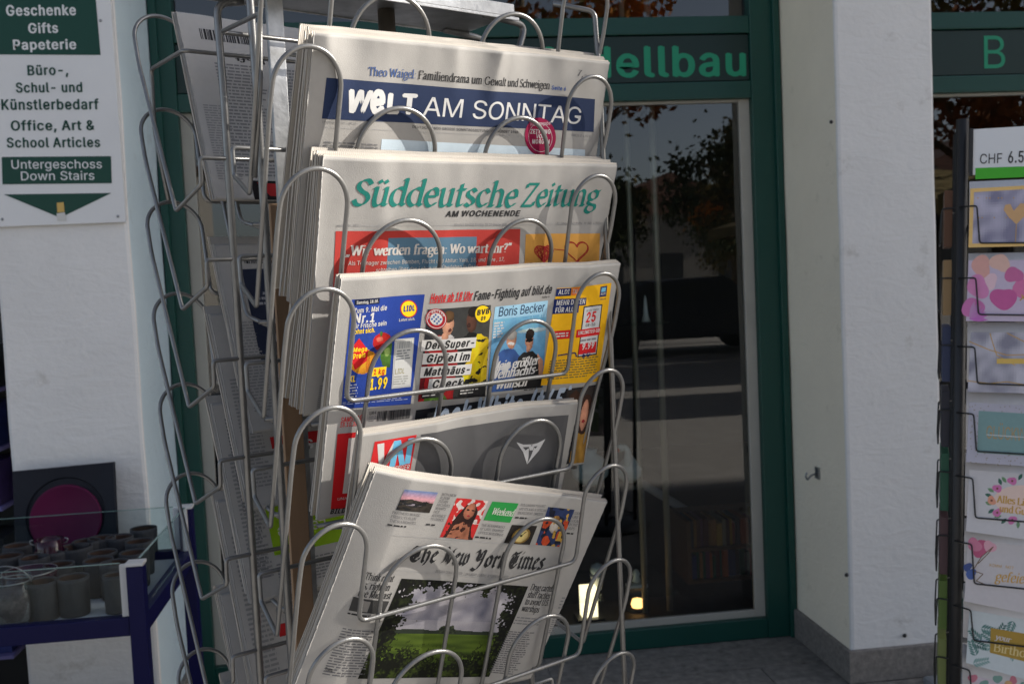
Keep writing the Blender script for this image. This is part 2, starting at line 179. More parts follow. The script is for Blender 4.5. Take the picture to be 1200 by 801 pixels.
# ------------------------------------------------------------------ lettering: sans outlines (units of 1/1000) and a pen-drawn serif
SANS = {}
SANS_DATA = """A480;16 0 201 509 276 509 463 0 395 0 287 302 264 372 232 478 245 478 228 419 213 371 191 302 85 0;110 142 110 199 370 199 370 142
B456;60 0 60 509 241 509 289 504 329 491 359 469 381 442 394 410 398 374 395 344 387 320 373 301 356 286 336 275 315 267 339 257 363 245 385 227 402 203 414 173 418 136 413 100 400 67 377 39 344 18 301 4 247 0;125 57 245 57 296 63 330 80 349 105 355 137 352 161 342 184 327 203 306 218 279 228 248 231 125 231;125 285 238 285 265 288 288 296 308 309 323 326 333 348 336 372 330 403 313 429 283 446 240 452 125 452
C510;267 -7 225 -3 186 7 150 25 119 49 92 79 70 115 53 157 44 203 40 254 44 305 53 352 70 393 92 429 119 459 150 484 186 501 225 512 267 516 305 513 340 504 373 490 402 471 427 447 448 418 463 385 473 348 408 348 401 373 389 395 375 413 357 428 337 440 315 449 292 454 267 456 223 450 184 432 150 403 125 364 109 314 103 254 109 194 125 145 151 105 184 76 223 59 267 53 292 55 315 60 337 69 357 81 375 96 389 114 401 136 408 160 473 160 463 124 448 91 428 62 402 38 373 19 341 5 305 -4
D502;219 0 96 0 96 57 215 57 272 63 318 81 354 110 379 149 394 198 399 255 394 312 379 361 354 399 320 428 275 446 221 452 93 452 93 509 225 509 273 505 315 495 353 478 399 441 433 391 449 351 458 306 462 255 458 205 449 159 433 119 411 83 384 54 351 31 312 14 268 3;125 509 125 0 60 0 60 509
E419;60 0 60 509 372 509 372 452 125 452 125 286 355 286 355 229 125 229 125 57 375 57 375 0
F410;60 0 60 509 369 509 369 452 125 452 125 278 346 278 346 221 125 221 125 0
G521;269 -7 225 -3 185 7 149 25 118 49 91 79 69 116 53 157 43 203 40 254 43 305 53 352 69 393 91 429 117 459 149 484 184 501 223 512 265 516 304 513 340 504 374 489 403 469 429 445 449 416 465 384 474 349 408 349 399 372 387 393 373 411 356 427 337 439 315 448 291 454 265 456 222 450 183 432 150 404 125 364 109 314 103 254 109 194 125 145 151 105 184 76 224 59 269 53 309 57 345 71 374 93 396 123 410 160 415 202 434 199 283 199 283 256 478 256 478 200 471 141 451 91 419 50 377 19 326 0
H517;60 0 60 509 125 509 125 289 392 289 392 509 457 509 457 0 392 0 392 232 125 232 125 0
I301;31 0 31 57 118 57 118 452 31 452 31 509 269 509 269 452 183 452 183 57 269 57 269 0
J396;185 -7 124 3 75 33 52 63 38 100 33 145 33 173 98 173 98 145 104 104 122 74 149 56 185 50 220 56 248 74 266 104 272 145 272 509 336 509 336 145 332 100 318 63 294 33 246 3
K466;104 145 104 216 139 261 174 303 212 344 364 509 448 509 231 276;60 0 60 509 125 509 125 334 124 225 125 193 125 0;372 0 188 259 228 309 449 0
L393;60 0 60 509 125 509 125 57 361 57 361 0
M628;60 0 60 509 152 509 277 187 287 159 299 123 311 84 322 49 307 49 318 83 330 121 342 158 352 187 476 509 568 509 568 0 504 0 504 291 504 327 505 369 506 413 507 457 513 457 498 409 482 363 467 322 456 291 342 0 286 0 170 291 159 321 145 361 129 408 112 457 119 457 120 416 121 372 122 328 122 291 122 0
N523;60 0 60 509 136 509 343 183 363 151 388 107 414 55 405 54 401 108 399 157 399 195 399 509 463 509 463 0 387 0 202 290 177 331 148 381 108 452 119 454 122 384 124 328 125 291 125 0
O534;267 -7 225 -3 186 7 150 25 119 49 92 79 70 115 53 157 44 203 40 254 44 305 53 352 70 393 92 429 119 459 150 484 186 501 225 512 267 516 309 512 348 501 384 484 415 459 442 429 464 393 480 352 490 305 493 254 490 203 480 157 464 115 442 79 415 49 384 25 348 7 309 -3;267 53 310 59 349 76 383 105 408 144 425 194 430 254 425 314 408 365 383 404 349 433 310 450 267 456 223 450 184 433 151 404 125 364 109 314 103 254 109 194 125 144 151 105 184 76 223 59
P445;60 0 60 509 235 509 289 503 332 487 366 462 390 430 404 391 409 348 404 304 390 265 366 233 332 207 289 191 235 186 109 186 109 242 233 242 269 246 297 256 318 272 333 294 342 319 344 348 342 376 333 402 318 423 297 439 268 449 232 452 125 452 125 0
R449;60 0 60 509 236 509 290 504 333 489 367 465 390 433 405 395 409 352 405 309 390 271 367 240 333 217 289 203 236 198 96 198 96 255 234 255 269 258 298 267 319 281 334 300 342 324 345 352 342 380 334 405 319 425 298 440 269 449 233 452 125 452 125 0;353 0 230 229 303 229 428 0
S447;224 -9 172 -4 128 9 91 31 64 60 46 96 38 137 104 137 110 110 123 88 142 71 166 59 194 52 224 49 257 52 286 60 311 74 329 92 341 114 346 139 342 161 332 179 316 193 296 205 272 214 245 222 184 239 128 260 86 289 60 326 52 372 58 413 75 448 102 476 138 498 180 511 227 516 275 511 316 498 351 476 377 449 394 415 401 378 337 378 326 412 302 437 267 453 225 459 194 456 167 448 145 435 129 418 118 398 115 376 119 352 131 334 148 319 169 308 212 293 264 279 312 264 336 252 359 238 379 220 395 198 405 171 408 139 403 99 386 64 360 34 323 11 278 -4
T448;32 452 32 509 417 509 417 452 257 452 257 0 193 0 193 452
U517;259 -8 203 -2 154 15 114 43 85 80 66 124 60 173 60 509 124 509 124 178 128 144 141 113 160 87 187 68 220 56 259 52 298 56 331 68 357 87 377 113 389 144 393 178 393 509 457 509 457 173 451 124 433 80 403 43 363 15 315 -2
V480;204 0 16 509 84 509 192 206 215 137 248 31 235 31 252 90 267 138 290 206 395 509 463 509 278 0
W687;155 0 16 509 82 509 163 196 175 145 187 94 197 40 189 40 200 94 211 145 224 196 306 509 380 509 462 196 474 145 486 94 497 40 488 40 499 94 510 145 523 196 603 509 670 509 530 0 455 0 368 323 351 391 344 431 336 475 350 475 335 395 327 359 318 323 230 0
X474;18 0 217 284 217 236 29 509 104 509 178 400 204 361 223 329 243 292 232 292 252 329 272 361 298 400 374 509 446 509 259 239 259 287 456 0 382 0 292 129 268 165 250 195 230 231 244 231 225 196 206 166 182 129 91 0
Y472;203 0 203 208 16 509 91 509 192 344 222 292 236 264 250 230 224 230 237 265 251 293 280 344 381 509 455 509 268 208 268 0
Z439;42 0 42 46 273 385 306 431 341 476 348 454 285 452 223 452 40 452 40 509 397 509 397 462 169 129 134 81 97 33 90 54 152 57 214 57 399 57 399 0
a389;160 -9 126 -5 94 5 68 22 48 45 35 73 30 108 34 138 43 161 58 179 78 193 100 203 125 211 178 220 234 227 252 230 265 235 273 243 276 255 273 279 267 297 256 311 240 322 220 329 196 331 171 329 149 322 132 313 118 301 107 288 100 274 41 291 57 322 79 346 104 364 133 375 163 382 194 384 215 383 239 379 263 372 286 360 306 343 322 320 333 290 337 251 337 0 277 0 277 52 264 38 252 25 236 12 215 1 190 -6;170 45 202 49 228 59 248 74 263 93 272 115 276 138 276 190 259 182 231 176 200 171 175 168 154 164 134 159 117 150 103 139 95 124 92 105 94 87 102 72 114 61 130 52 149 47
b424;229 -8 198 -5 172 4 153 17 138 31 118 59 112 59 112 0 53 0 53 509 114 509 114 319 137 346 152 360 171 373 197 381 229 384 274 378 313 361 345 332 370 293 385 245 390 189 385 133 370 84 346 45 313 16 274 -2;220 47 253 51 279 66 301 88 316 117 325 151 328 189 325 227 316 261 301 290 280 311 253 325 220 330 188 325 161 312 140 291 125 263 116 229 113 189 116 150 125 115 140 86 162 65 188 51
c396;207 -8 159 -2 117 16 82 46 56 85 40 133 34 187 40 243 56 291 82 330 117 360 159 378 207 384 234 383 260 377 284 368 305 356 324 341 340 322 353 301 362 277 303 262 298 276 290 289 270 311 257 319 242 325 226 329 207 330 173 325 145 310 124 287 108 258 99 224 96 187 99 151 108 117 124 89 145 66 173 51 207 46 226 48 243 52 258 58 271 66 282 76 292 89 299 102 304 117 363 102 354 78 341 56 325 37 306 21 285 9 261 -1 235 -6
d425;195 -8 151 -2 111 16 79 45 55 84 39 133 34 189 39 245 55 293 79 332 112 361 151 378 196 384 228 381 253 373 272 360 287 346 306 319 311 509 372 509 372 0 313 0 313 59 307 59 287 31 272 17 252 4 227 -5;205 47 236 51 263 65 284 86 299 115 309 150 312 189 309 229 300 263 284 291 263 312 237 325 205 330 172 325 145 311 124 290 108 261 99 227 96 189 99 151 109 117 124 88 145 66 172 51
e404;212 -8 161 -2 117 16 82 46 56 85 40 132 34 187 39 242 55 290 81 329 115 359 157 378 205 384 236 382 266 374 294 361 319 341 341 315 357 282 368 242 371 194 371 169 75 169 75 221 338 221 310 202 307 237 298 269 283 294 263 314 237 326 205 330 173 326 146 313 125 294 109 270 99 241 96 211 96 178 100 139 110 106 128 80 151 61 179 50 212 46 234 48 254 53 271 61 285 73 297 88 306 105 365 91 353 63 335 39 311 19 283 4 249 -5
f253;228 379 228 327 6 327 6 379;81 0 81 432 84 461 96 486 113 505 135 519 161 527 187 530 222 527 243 521 227 468 215 472 195 474 171 470 154 460 145 443 142 419 142 0
g425;207 -151 168 -148 134 -140 105 -127 82 -110 64 -91 51 -69 101 -41 122 -66 136 -78 154 -88 178 -95 207 -97 249 -92 282 -75 304 -47 311 -6 311 68 287 41 272 28 252 16 227 8 195 5 152 10 113 27 80 53 55 90 39 136 34 191 39 246 55 293 80 332 112 361 152 378 196 384 228 382 253 373 273 360 288 346 308 319 313 379 372 379 372 -9 367 -54 350 -90 324 -117 291 -136 251 -147;205 59 237 63 264 75 285 95 300 121 309 154 312 193 309 231 300 264 285 291 264 312 237 325 205 330 172 325 145 312 124 290 109 262 99 229 96 193 99 155 109 123 124 96 145 76 172 63
h410;114 227 114 0 53 0 53 509 114 509 114 287 102 287 124 332 152 362 187 379 227 384 264 380 295 369 321 349 341 321 353 285 357 240 357 0 296 0 296 235 290 275 273 304 246 323 210 329 184 326 161 317 141 303 126 283 117 257
i166;53 0 53 379 114 379 114 0;84 443 67 446 54 455 44 468 41 483 44 499 54 512 67 521 84 524 100 521 114 512 123 499 126 483 123 468 114 455 100 446
j167;53 379 114 379 114 -30 111 -63 102 -90 86 -113 65 -129 37 -139 4 -143 -10 -143 -10 -87 2 -87 25 -83 40 -72 50 -54 53 -29;83 443 67 446 53 455 44 468 41 483 44 499 53 512 67 521 83 524 100 521 114 512 123 499 126 483 123 468 114 455 100 446
k381;110 137 110 212 121 212 284 379 360 379 184 199 177 199;53 0 53 509 114 509 114 0;294 0 148 186 191 229 372 0
l189;139 -2 101 3 74 20 58 47 53 84 53 509 114 509 114 99 115 77 120 62 130 54 146 52 160 53 170 54 181 3 162 -1
m609;53 0 53 379 112 379 112 295 118 323 132 346 151 363 172 376 195 384 219 386 257 380 287 361 309 331 321 295 312 295 322 321 337 343 357 361 381 375 407 383 437 386 468 383 497 372 522 354 541 328 553 296 557 255 557 0 496 0 496 254 490 289 473 313 447 326 419 330 395 328 374 320 358 307 345 290 338 270 335 247 335 0 274 0 274 260 269 288 253 311 229 326 199 330 178 328 158 320 140 307 126 289 117 266 114 238 114 0
n409;114 227 114 0 53 0 53 379 112 379 112 287 102 287 124 332 152 362 187 379 227 384 264 380 295 369 321 349 341 321 353 285 357 240 357 0 296 0 296 235 290 275 273 304 246 323 210 329 184 326 161 317 141 303 126 283 117 257
o415;207 -8 159 -2 117 16 82 46 56 85 40 133 34 187 40 243 56 291 82 330 117 360 159 378 207 384 256 378 299 360 333 330 359 291 376 243 381 187 376 133 359 85 333 46 299 16 256 -2;207 46 242 51 270 66 292 89 307 117 316 151 319 187 316 224 307 258 292 287 270 310 242 325 207 330 173 325 145 310 124 287 108 258 99 224 96 187 99 151 108 117 124 89 145 66 173 51
p424;53 -143 53 379 112 379 112 319 118 319 137 346 152 360 171 373 197 381 229 384 274 378 313 361 345 332 370 293 385 245 390 189 385 133 370 84 346 45 313 16 274 -2 229 -8 198 -5 173 4 153 17 138 31 118 59 114 -143;220 47 253 51 279 66 301 88 316 117 325 151 328 189 325 227 316 261 301 290 280 311 253 325 220 330 188 325 161 312 140 291 125 263 116 229 113 189 116 150 125 115 140 86 162 65 188 51
r259;53 0 53 379 112 379 112 321 130 347 152 367 181 380 213 385 229 384 243 384 243 322 230 324 207 326 182 323 159 315 140 301 126 284 117 262 114 237 114 0
s364;182 -8 145 -5 112 3 84 18 62 38 45 63 36 94 94 107 105 79 124 60 150 49 181 45 217 50 244 62 262 81 268 103 265 121 254 136 237 147 212 155 149 170 104 186 72 208 53 237 47 274 51 305 65 332 87 354 115 370 149 381 187 384 223 381 254 372 279 358 299 339 314 316 324 290 268 277 258 298 243 316 219 328 187 333 156 329 131 317 114 299 109 277 112 258 124 243 144 232 172 223 229 209 275 194 306 171 325 142 331 107 326 75 312 47 290 24 260 6 223 -5
t227;204 379 204 327 6 327 6 379;65 471 126 471 126 98 128 76 136 61 150 53 170 50 185 51 202 54 213 2 192 -3 168 -4 125 2 92 21 72 52 65 93
u410;182 -5 146 -1 115 11 89 31 69 59 57 95 53 139 53 379 114 379 114 144 119 105 137 75 164 56 200 50 226 53 249 62 268 77 283 97 293 122 296 153 296 379 357 379 357 0 298 0 298 92 307 92 286 47 257 17 222 0
v390;163 0 17 379 84 379 165 155 177 121 187 87 206 21 184 21 203 87 213 121 224 155 305 379 371 379 226 0
w567;138 0 23 379 87 379 133 214 154 137 165 91 175 41 165 41 175 90 186 135 206 214 252 379 316 379 362 214 382 136 392 91 402 41 391 41 402 90 413 135 434 214 480 379 545 379 429 0 368 0 319 172 305 225 291 280 277 338 291 338 277 280 263 225 248 172 199 0
x378;21 0 171 218 171 171 29 379 100 379 147 306 179 253 207 206 175 206 190 229 202 253 216 279 233 306 282 379 352 379 209 169 209 214 358 0 287 0 231 85 200 136 173 182 205 182 178 136 165 112 148 85 91 0
y390;47 -139 61 -86 71 -87 88 -90 104 -89 118 -84 130 -74 141 -58 151 -36 163 -1 17 379 84 379 165 155 177 121 187 87 206 21 184 21 202 87 212 121 224 155 305 379 371 379 204 -58 191 -85 177 -107 159 -124 139 -136 117 -143 91 -145 65 -143
z380;42 0 42 46 254 320 48 323 48 379 333 379 333 331 126 60 339 56 339 0
ä389;160 -9 126 -5 94 5 68 22 48 45 35 73 30 108 34 138 43 161 58 179 78 193 100 203 125 211 178 220 234 227 252 230 265 235 273 243 276 255 273 279 267 297 256 311 240 322 220 329 196 331 171 329 149 322 132 313 118 301 107 288 100 274 41 291 57 322 79 346 104 364 133 375 163 382 194 384 215 383 239 379 263 372 286 360 306 343 322 320 333 290 337 251 337 0 277 0 277 52 264 38 252 25 236 12 215 1 190 -6;170 45 202 49 228 59 248 74 263 93 272 115 276 138 276 190 259 182 231 176 200 171 175 168 154 164 134 159 117 150 103 139 95 124 92 105 94 87 102 72 114 61 130 52 149 47;261 443 246 446 233 455 224 468 221 483 224 499 233 512 246 520 261 523 277 520 290 512 299 499 301 483 299 468 290 455 277 446;117 443 102 446 89 455 80 468 77 483 80 499 89 512 102 520 117 523 133 520 146 512 155 499 158 483 155 468 146 455 133 446
ö415;207 -8 159 -2 117 16 82 46 56 85 40 133 34 187 40 243 56 291 82 330 117 360 159 378 207 384 256 378 299 360 333 330 359 291 376 243 381 187 376 133 359 85 333 46 299 16 256 -2;207 46 242 51 270 66 292 89 307 117 316 151 319 187 316 224 307 258 292 287 270 310 242 325 207 330 173 325 145 310 124 287 108 258 99 224 96 187 99 151 108 117 124 89 145 66 173 51;279 443 264 446 251 455 242 468 239 483 242 499 251 512 264 520 279 523 295 520 308 512 317 499 320 483 317 468 308 455 295 446;136 443 120 446 107 455 98 468 95 483 98 499 107 512 120 520 136 523 151 520 164 512 173 499 176 483 173 468 164 455 151 446
ü410;182 -5 146 -1 115 11 89 31 69 59 57 95 53 139 53 379 114 379 114 144 119 105 137 75 164 56 200 50 226 53 249 62 268 77 283 97 293 122 296 153 296 379 357 379 357 0 298 0 298 92 307 92 286 47 257 17 222 0;277 443 261 446 248 455 239 468 236 483 239 499 248 512 261 520 277 523 292 520 305 512 314 499 317 483 314 468 305 455 292 446;133 443 118 446 104 455 96 468 93 483 96 499 104 512 118 520 133 523 149 520 162 512 170 499 173 483 170 468 162 455 149 446
ß442;122 362 122 0 60 0 60 362 64 409 77 447 99 477 143 506 197 516 229 512 260 503 289 486 312 463 327 432 332 393 330 370 325 351 309 322 292 299 287 287 285 272 288 256 297 241 311 228 327 215 362 188 378 171 391 152 400 129 403 100 399 69 386 42 366 21 340 6 307 -4 269 -7 237 -5 207 1 182 10 164 20 187 74 217 58 238 52 265 50 297 53 321 64 337 81 342 104 339 123 330 139 316 153 300 167 264 194 248 209 235 227 226 247 223 272 224 291 230 306 247 329 264 353 270 368 272 388 266 420 250 442 226 455 197 459 164 453 141 435 127 405
Ü517;259 -8 203 -2 154 15 114 43 85 80 66 124 60 173 60 509 124 509 124 178 128 144 141 113 160 87 187 68 220 56 259 52 298 56 331 68 357 87 377 113 389 144 393 178 393 509 457 509 457 173 451 124 433 80 403 43 363 15 315 -2;331 572 315 575 302 584 293 597 290 612 293 628 302 641 315 650 331 653 346 650 359 641 368 628 371 612 368 597 359 584 346 575;187 572 172 575 158 584 149 597 146 612 149 628 158 641 172 650 187 653 203 650 216 641 224 628 227 612 224 597 216 584 203 575
0453;227 -7 174 1 130 24 95 62 69 113 57 155 50 202 48 254 50 306 57 353 69 395 95 447 130 484 174 508 227 516 279 508 323 484 358 447 384 395 396 353 403 306 405 254 403 202 396 155 384 113 359 62 323 24 279 1;227 50 261 56 290 74 313 103 330 144 340 194 344 254 340 314 330 365 313 405 290 435 261 453 227 460 192 453 163 435 140 405 123 365 113 314 109 254 113 194 123 144 140 103 163 74 192 56
1453;76 0 76 55 391 55 391 0;276 509 276 0 212 0 212 448 86 358 86 427 198 509
2453;64 0 64 47 234 229 261 257 282 282 299 305 311 327 318 348 320 371 317 397 308 419 293 436 273 449 250 457 224 460 196 457 172 447 153 433 139 413 130 390 127 362 66 362 71 405 86 442 111 473 143 496 182 511 225 516 268 511 306 497 337 474 361 445 376 411 381 372 378 345 371 318 357 290 336 259 306 223 267 180 153 60 389 57 389 0
3453;218 -7 173 -3 133 10 98 30 70 57 52 91 44 132 109 132 115 107 126 87 144 71 165 59 191 52 219 50 248 53 275 61 297 74 315 93 325 116 329 145 326 172 316 196 299 217 275 234 242 244 201 248 157 248 157 299 288 448 70 452 70 509 372 509 372 461 211 278 211 289 264 288 308 276 344 253 371 222 387 186 393 145 387 103 370 66 344 36 309 12 266 -2
4453;40 105 40 158 247 509 311 509 109 166 413 163 413 105;282 0 282 121 282 146 282 318 343 318 343 0
5453;221 -7 178 -2 140 11 108 32 83 60 66 93 60 130 122 130 127 108 138 89 154 73 173 60 196 52 221 50 250 53 276 64 298 82 314 104 324 131 328 162 324 193 314 221 297 244 275 262 248 273 218 277 192 275 167 268 145 258 128 246 67 253 96 509 366 509 366 452 151 452 134 301 155 315 178 325 203 331 229 334 263 330 294 321 321 306 345 285 364 260 379 231 388 199 391 163 385 117 369 76 343 41 309 15 268 -1
6453;226 -7 182 -1 142 15 109 40 84 74 69 115 64 162 68 199 80 239 102 285 137 340 252 509 322 509 151 261 145 261 154 275 165 288 179 299 196 307 214 312 235 314 278 309 316 295 346 271 370 240 384 201 389 157 384 112 368 73 343 39 310 14 271 -2;226 48 254 52 279 63 299 79 314 101 324 128 327 157 324 187 314 213 299 235 279 251 254 262 226 265 198 262 174 252 153 235 138 214 128 188 125 158 128 128 138 102 153 79 174 63 198 52
7453;97 0 323 448 62 452 62 509 391 509 391 449 165 0
8453;226 -7 178 -2 136 11 101 33 74 62 57 96 52 135 55 166 65 195 81 220 101 241 125 256 153 265 119 282 93 308 76 342 70 380 75 417 90 450 114 477 146 498 184 511 226 516 269 511 306 498 337 477 361 450 377 417 382 380 376 342 359 308 333 282 300 267 327 256 351 241 372 220 387 195 397 166 401 135 395 96 378 62 352 33 317 11 275 -2;226 49 258 52 285 60 307 74 323 91 333 113 337 139 333 165 322 189 305 208 283 223 256 232 226 235 196 232 169 223 147 208 130 189 119 165 115 139 119 113 129 91 145 74 167 60 195 52;226 290 252 292 274 300 293 313 307 330 316 351 319 376 316 399 308 420 294 437 275 449 252 457 226 460 200 457 177 449 159 437 145 420 136 399 133 376 136 351 145 330 159 313 178 300 201 292
9453;226 516 271 510 310 494 343 468 368 434 384 393 389 347 385 309 373 270 350 224 315 168 200 0 130 0 301 248 307 248 299 234 287 221 273 210 257 202 238 196 218 195 175 199 137 214 106 237 83 269 68 307 64 352 69 397 85 436 110 469 143 494 182 510;226 460 199 457 174 446 154 429 138 407 129 381 125 352 129 322 138 295 154 274 174 257 199 247 226 243 254 247 279 257 299 273 314 295 324 321 327 350 324 381 314 407 299 429 279 446 254 457
.187;95 -4 78 -1 63 9 53 24 50 41 53 59 63 73 78 83 95 87 113 83 128 73 138 59 141 41 138 24 128 9 113 -1
,187;38 -119 68 71 137 71 84 -119
:187;95 -4 78 -1 63 9 53 24 50 41 53 59 63 73 78 83 95 87 113 83 128 73 138 59 141 41 138 24 128 9 113 -1;95 271 78 274 63 284 53 299 50 316 53 334 63 349 78 359 95 362 113 359 128 349 138 334 141 316 138 299 128 284 113 274
-453;337 244 337 188 114 188 114 244
&448;197 -7 150 -2 110 12 78 34 54 62 39 96 34 133 37 163 47 189 63 213 85 235 111 256 140 279 216 335 237 352 255 375 260 389 262 405 258 427 245 445 226 457 201 461 184 459 168 453 155 444 145 431 139 416 137 399 139 380 145 363 155 346 169 327 204 284 438 0 364 0 171 231 121 293 102 319 87 344 78 370 75 398 79 430 91 458 109 481 134 499 165 510 200 513 235 510 266 499 290 482 308 459 320 433 324 404 322 382 315 362 305 342 291 325 275 308 256 293 154 217 128 195 110 174 100 154 97 131 100 108 109 87 124 70 143 57 166 49 193 46 223 50 251 59 278 75 301 95 321 121 336 151 346 186 349 224 408 224 405 180 397 144 385 115 371 92 345 62 333 47 305 23 271 7 234 -3
!196;67 160 63 509 132 509 128 160;98 -4 81 -1 66 9 56 24 52 41 56 58 66 73 81 83 98 86 116 83 130 73 140 58 143 41 140 24 130 9 116 -1
?359;132 152 132 159 134 200 141 230 153 252 168 269 187 284 209 298 230 314 247 334 258 357 262 384 259 406 250 425 237 441 220 452 200 459 178 462 157 459 137 453 120 441 106 425 96 404 92 378 27 378 33 418 49 452 73 479 103 499 138 511 178 516 219 511 255 498 284 478 306 451 319 418 324 382 319 344 306 311 284 284 254 261 235 248 219 235 207 221 200 205 195 185 194 158 194 152;164 -4 146 -1 131 9 121 24 118 41 121 58 131 73 146 83 164 86 181 83 196 73 206 58 209 41 206 24 196 9 181 -1
·196;98 196 81 200 66 210 56 224 52 242 56 259 66 274 81 284 98 287 116 284 130 274 140 259 144 242 140 224 130 210 116 200
|230;141 673 141 -164 88 -164 88 673
(273;89 207 92 264 101 324 109 364 119 403 132 441 153 494 177 539 236 539 212 485 191 428 174 370 161 313 154 258 151 207 154 161 160 115 172 67 188 16 202 -19 218 -57 236 -96 177 -96 150 -46 128 4 111 55 99 106 92 156
)273;37 -96 56 -56 72 -18 86 18 102 69 113 116 120 162 122 207 119 258 112 313 99 370 82 428 62 485 37 539 97 539 121 494 142 441 154 403 164 364 173 323 181 264 184 207 182 156 174 104 161 53 144 3 123 -47 97 -96
†341;151 133 140 278 140 509 201 509 201 278 189 133;38 351 38 403 303 403 303 351
€464;364 329 341 279 16 279 34 329;321 229 298 179 16 179 34 229;423 463 398 409 383 422 366 433 348 443 329 450 309 454 288 456 248 450 213 433 183 404 161 365 146 315 141 254 146 194 161 144 183 104 213 76 248 59 288 53 309 54 329 59 348 66 365 74 396 96 422 43 393 21 361 6 325 -4 288 -7 230 1 179 25 137 63 105 115 90 156 81 203 78 254 81 305 90 352 105 393 137 445 179 484 230 508 288 516 325 512 361 502 394 486"""
for row in SANS_DATA.split('\n'):
    if not row: continue
    ch = row[0]; parts = row[1:].split(';')
    SANS[ch] = (int(parts[0]), [[(int(a), int(b)) for a, b in zip(p.split()[::2], p.split()[1::2])] for p in parts[1:] if p.strip()])
_gcache = {}
def sans_mesh(ch):
    """([(vertices, faces) of each separate outline with its holes], advance) of one sans letter, cap height about .52"""
    if ch not in _gcache:
        from mathutils.geometry import tessellate_polygon
        adv, loops = SANS[ch]; groups = []
        area = lambda lp: sum(a[0]*b[1]-b[0]*a[1] for a, b in zip(lp, lp[1:]+lp[:1]))
        sign = max((area(lp) for lp in loops), key=abs) if loops else 1
        for lp in loops:
            if area(lp)*sign > 0: groups.append([lp])
        for lp in loops:                         # a hole goes to the outline that surrounds it
            if area(lp)*sign <= 0:
                x, y = lp[0]
                def inside(o):
                    r = False
                    for (x1, y1), (x2, y2) in zip(o, o[1:]+o[:1]):
                        if (y1 > y) != (y2 > y) and x < (x2-x1)*(y-y1)/(y2-y1)+x1: r = not r
                    return r
                for g in groups:
                    if inside(g[0]): g.append(lp); break
        out = []
        for g in groups:
            v3 = [[Vector((x/1000, y/1000, 0)) for x, y in lp] for lp in g]
            out.append(([(p.x, p.y) for lp in v3 for p in lp], [tuple(t) for t in tessellate_polygon(v3)]))
        _gcache[ch] = (out, adv/1000)
    return _gcache[ch]

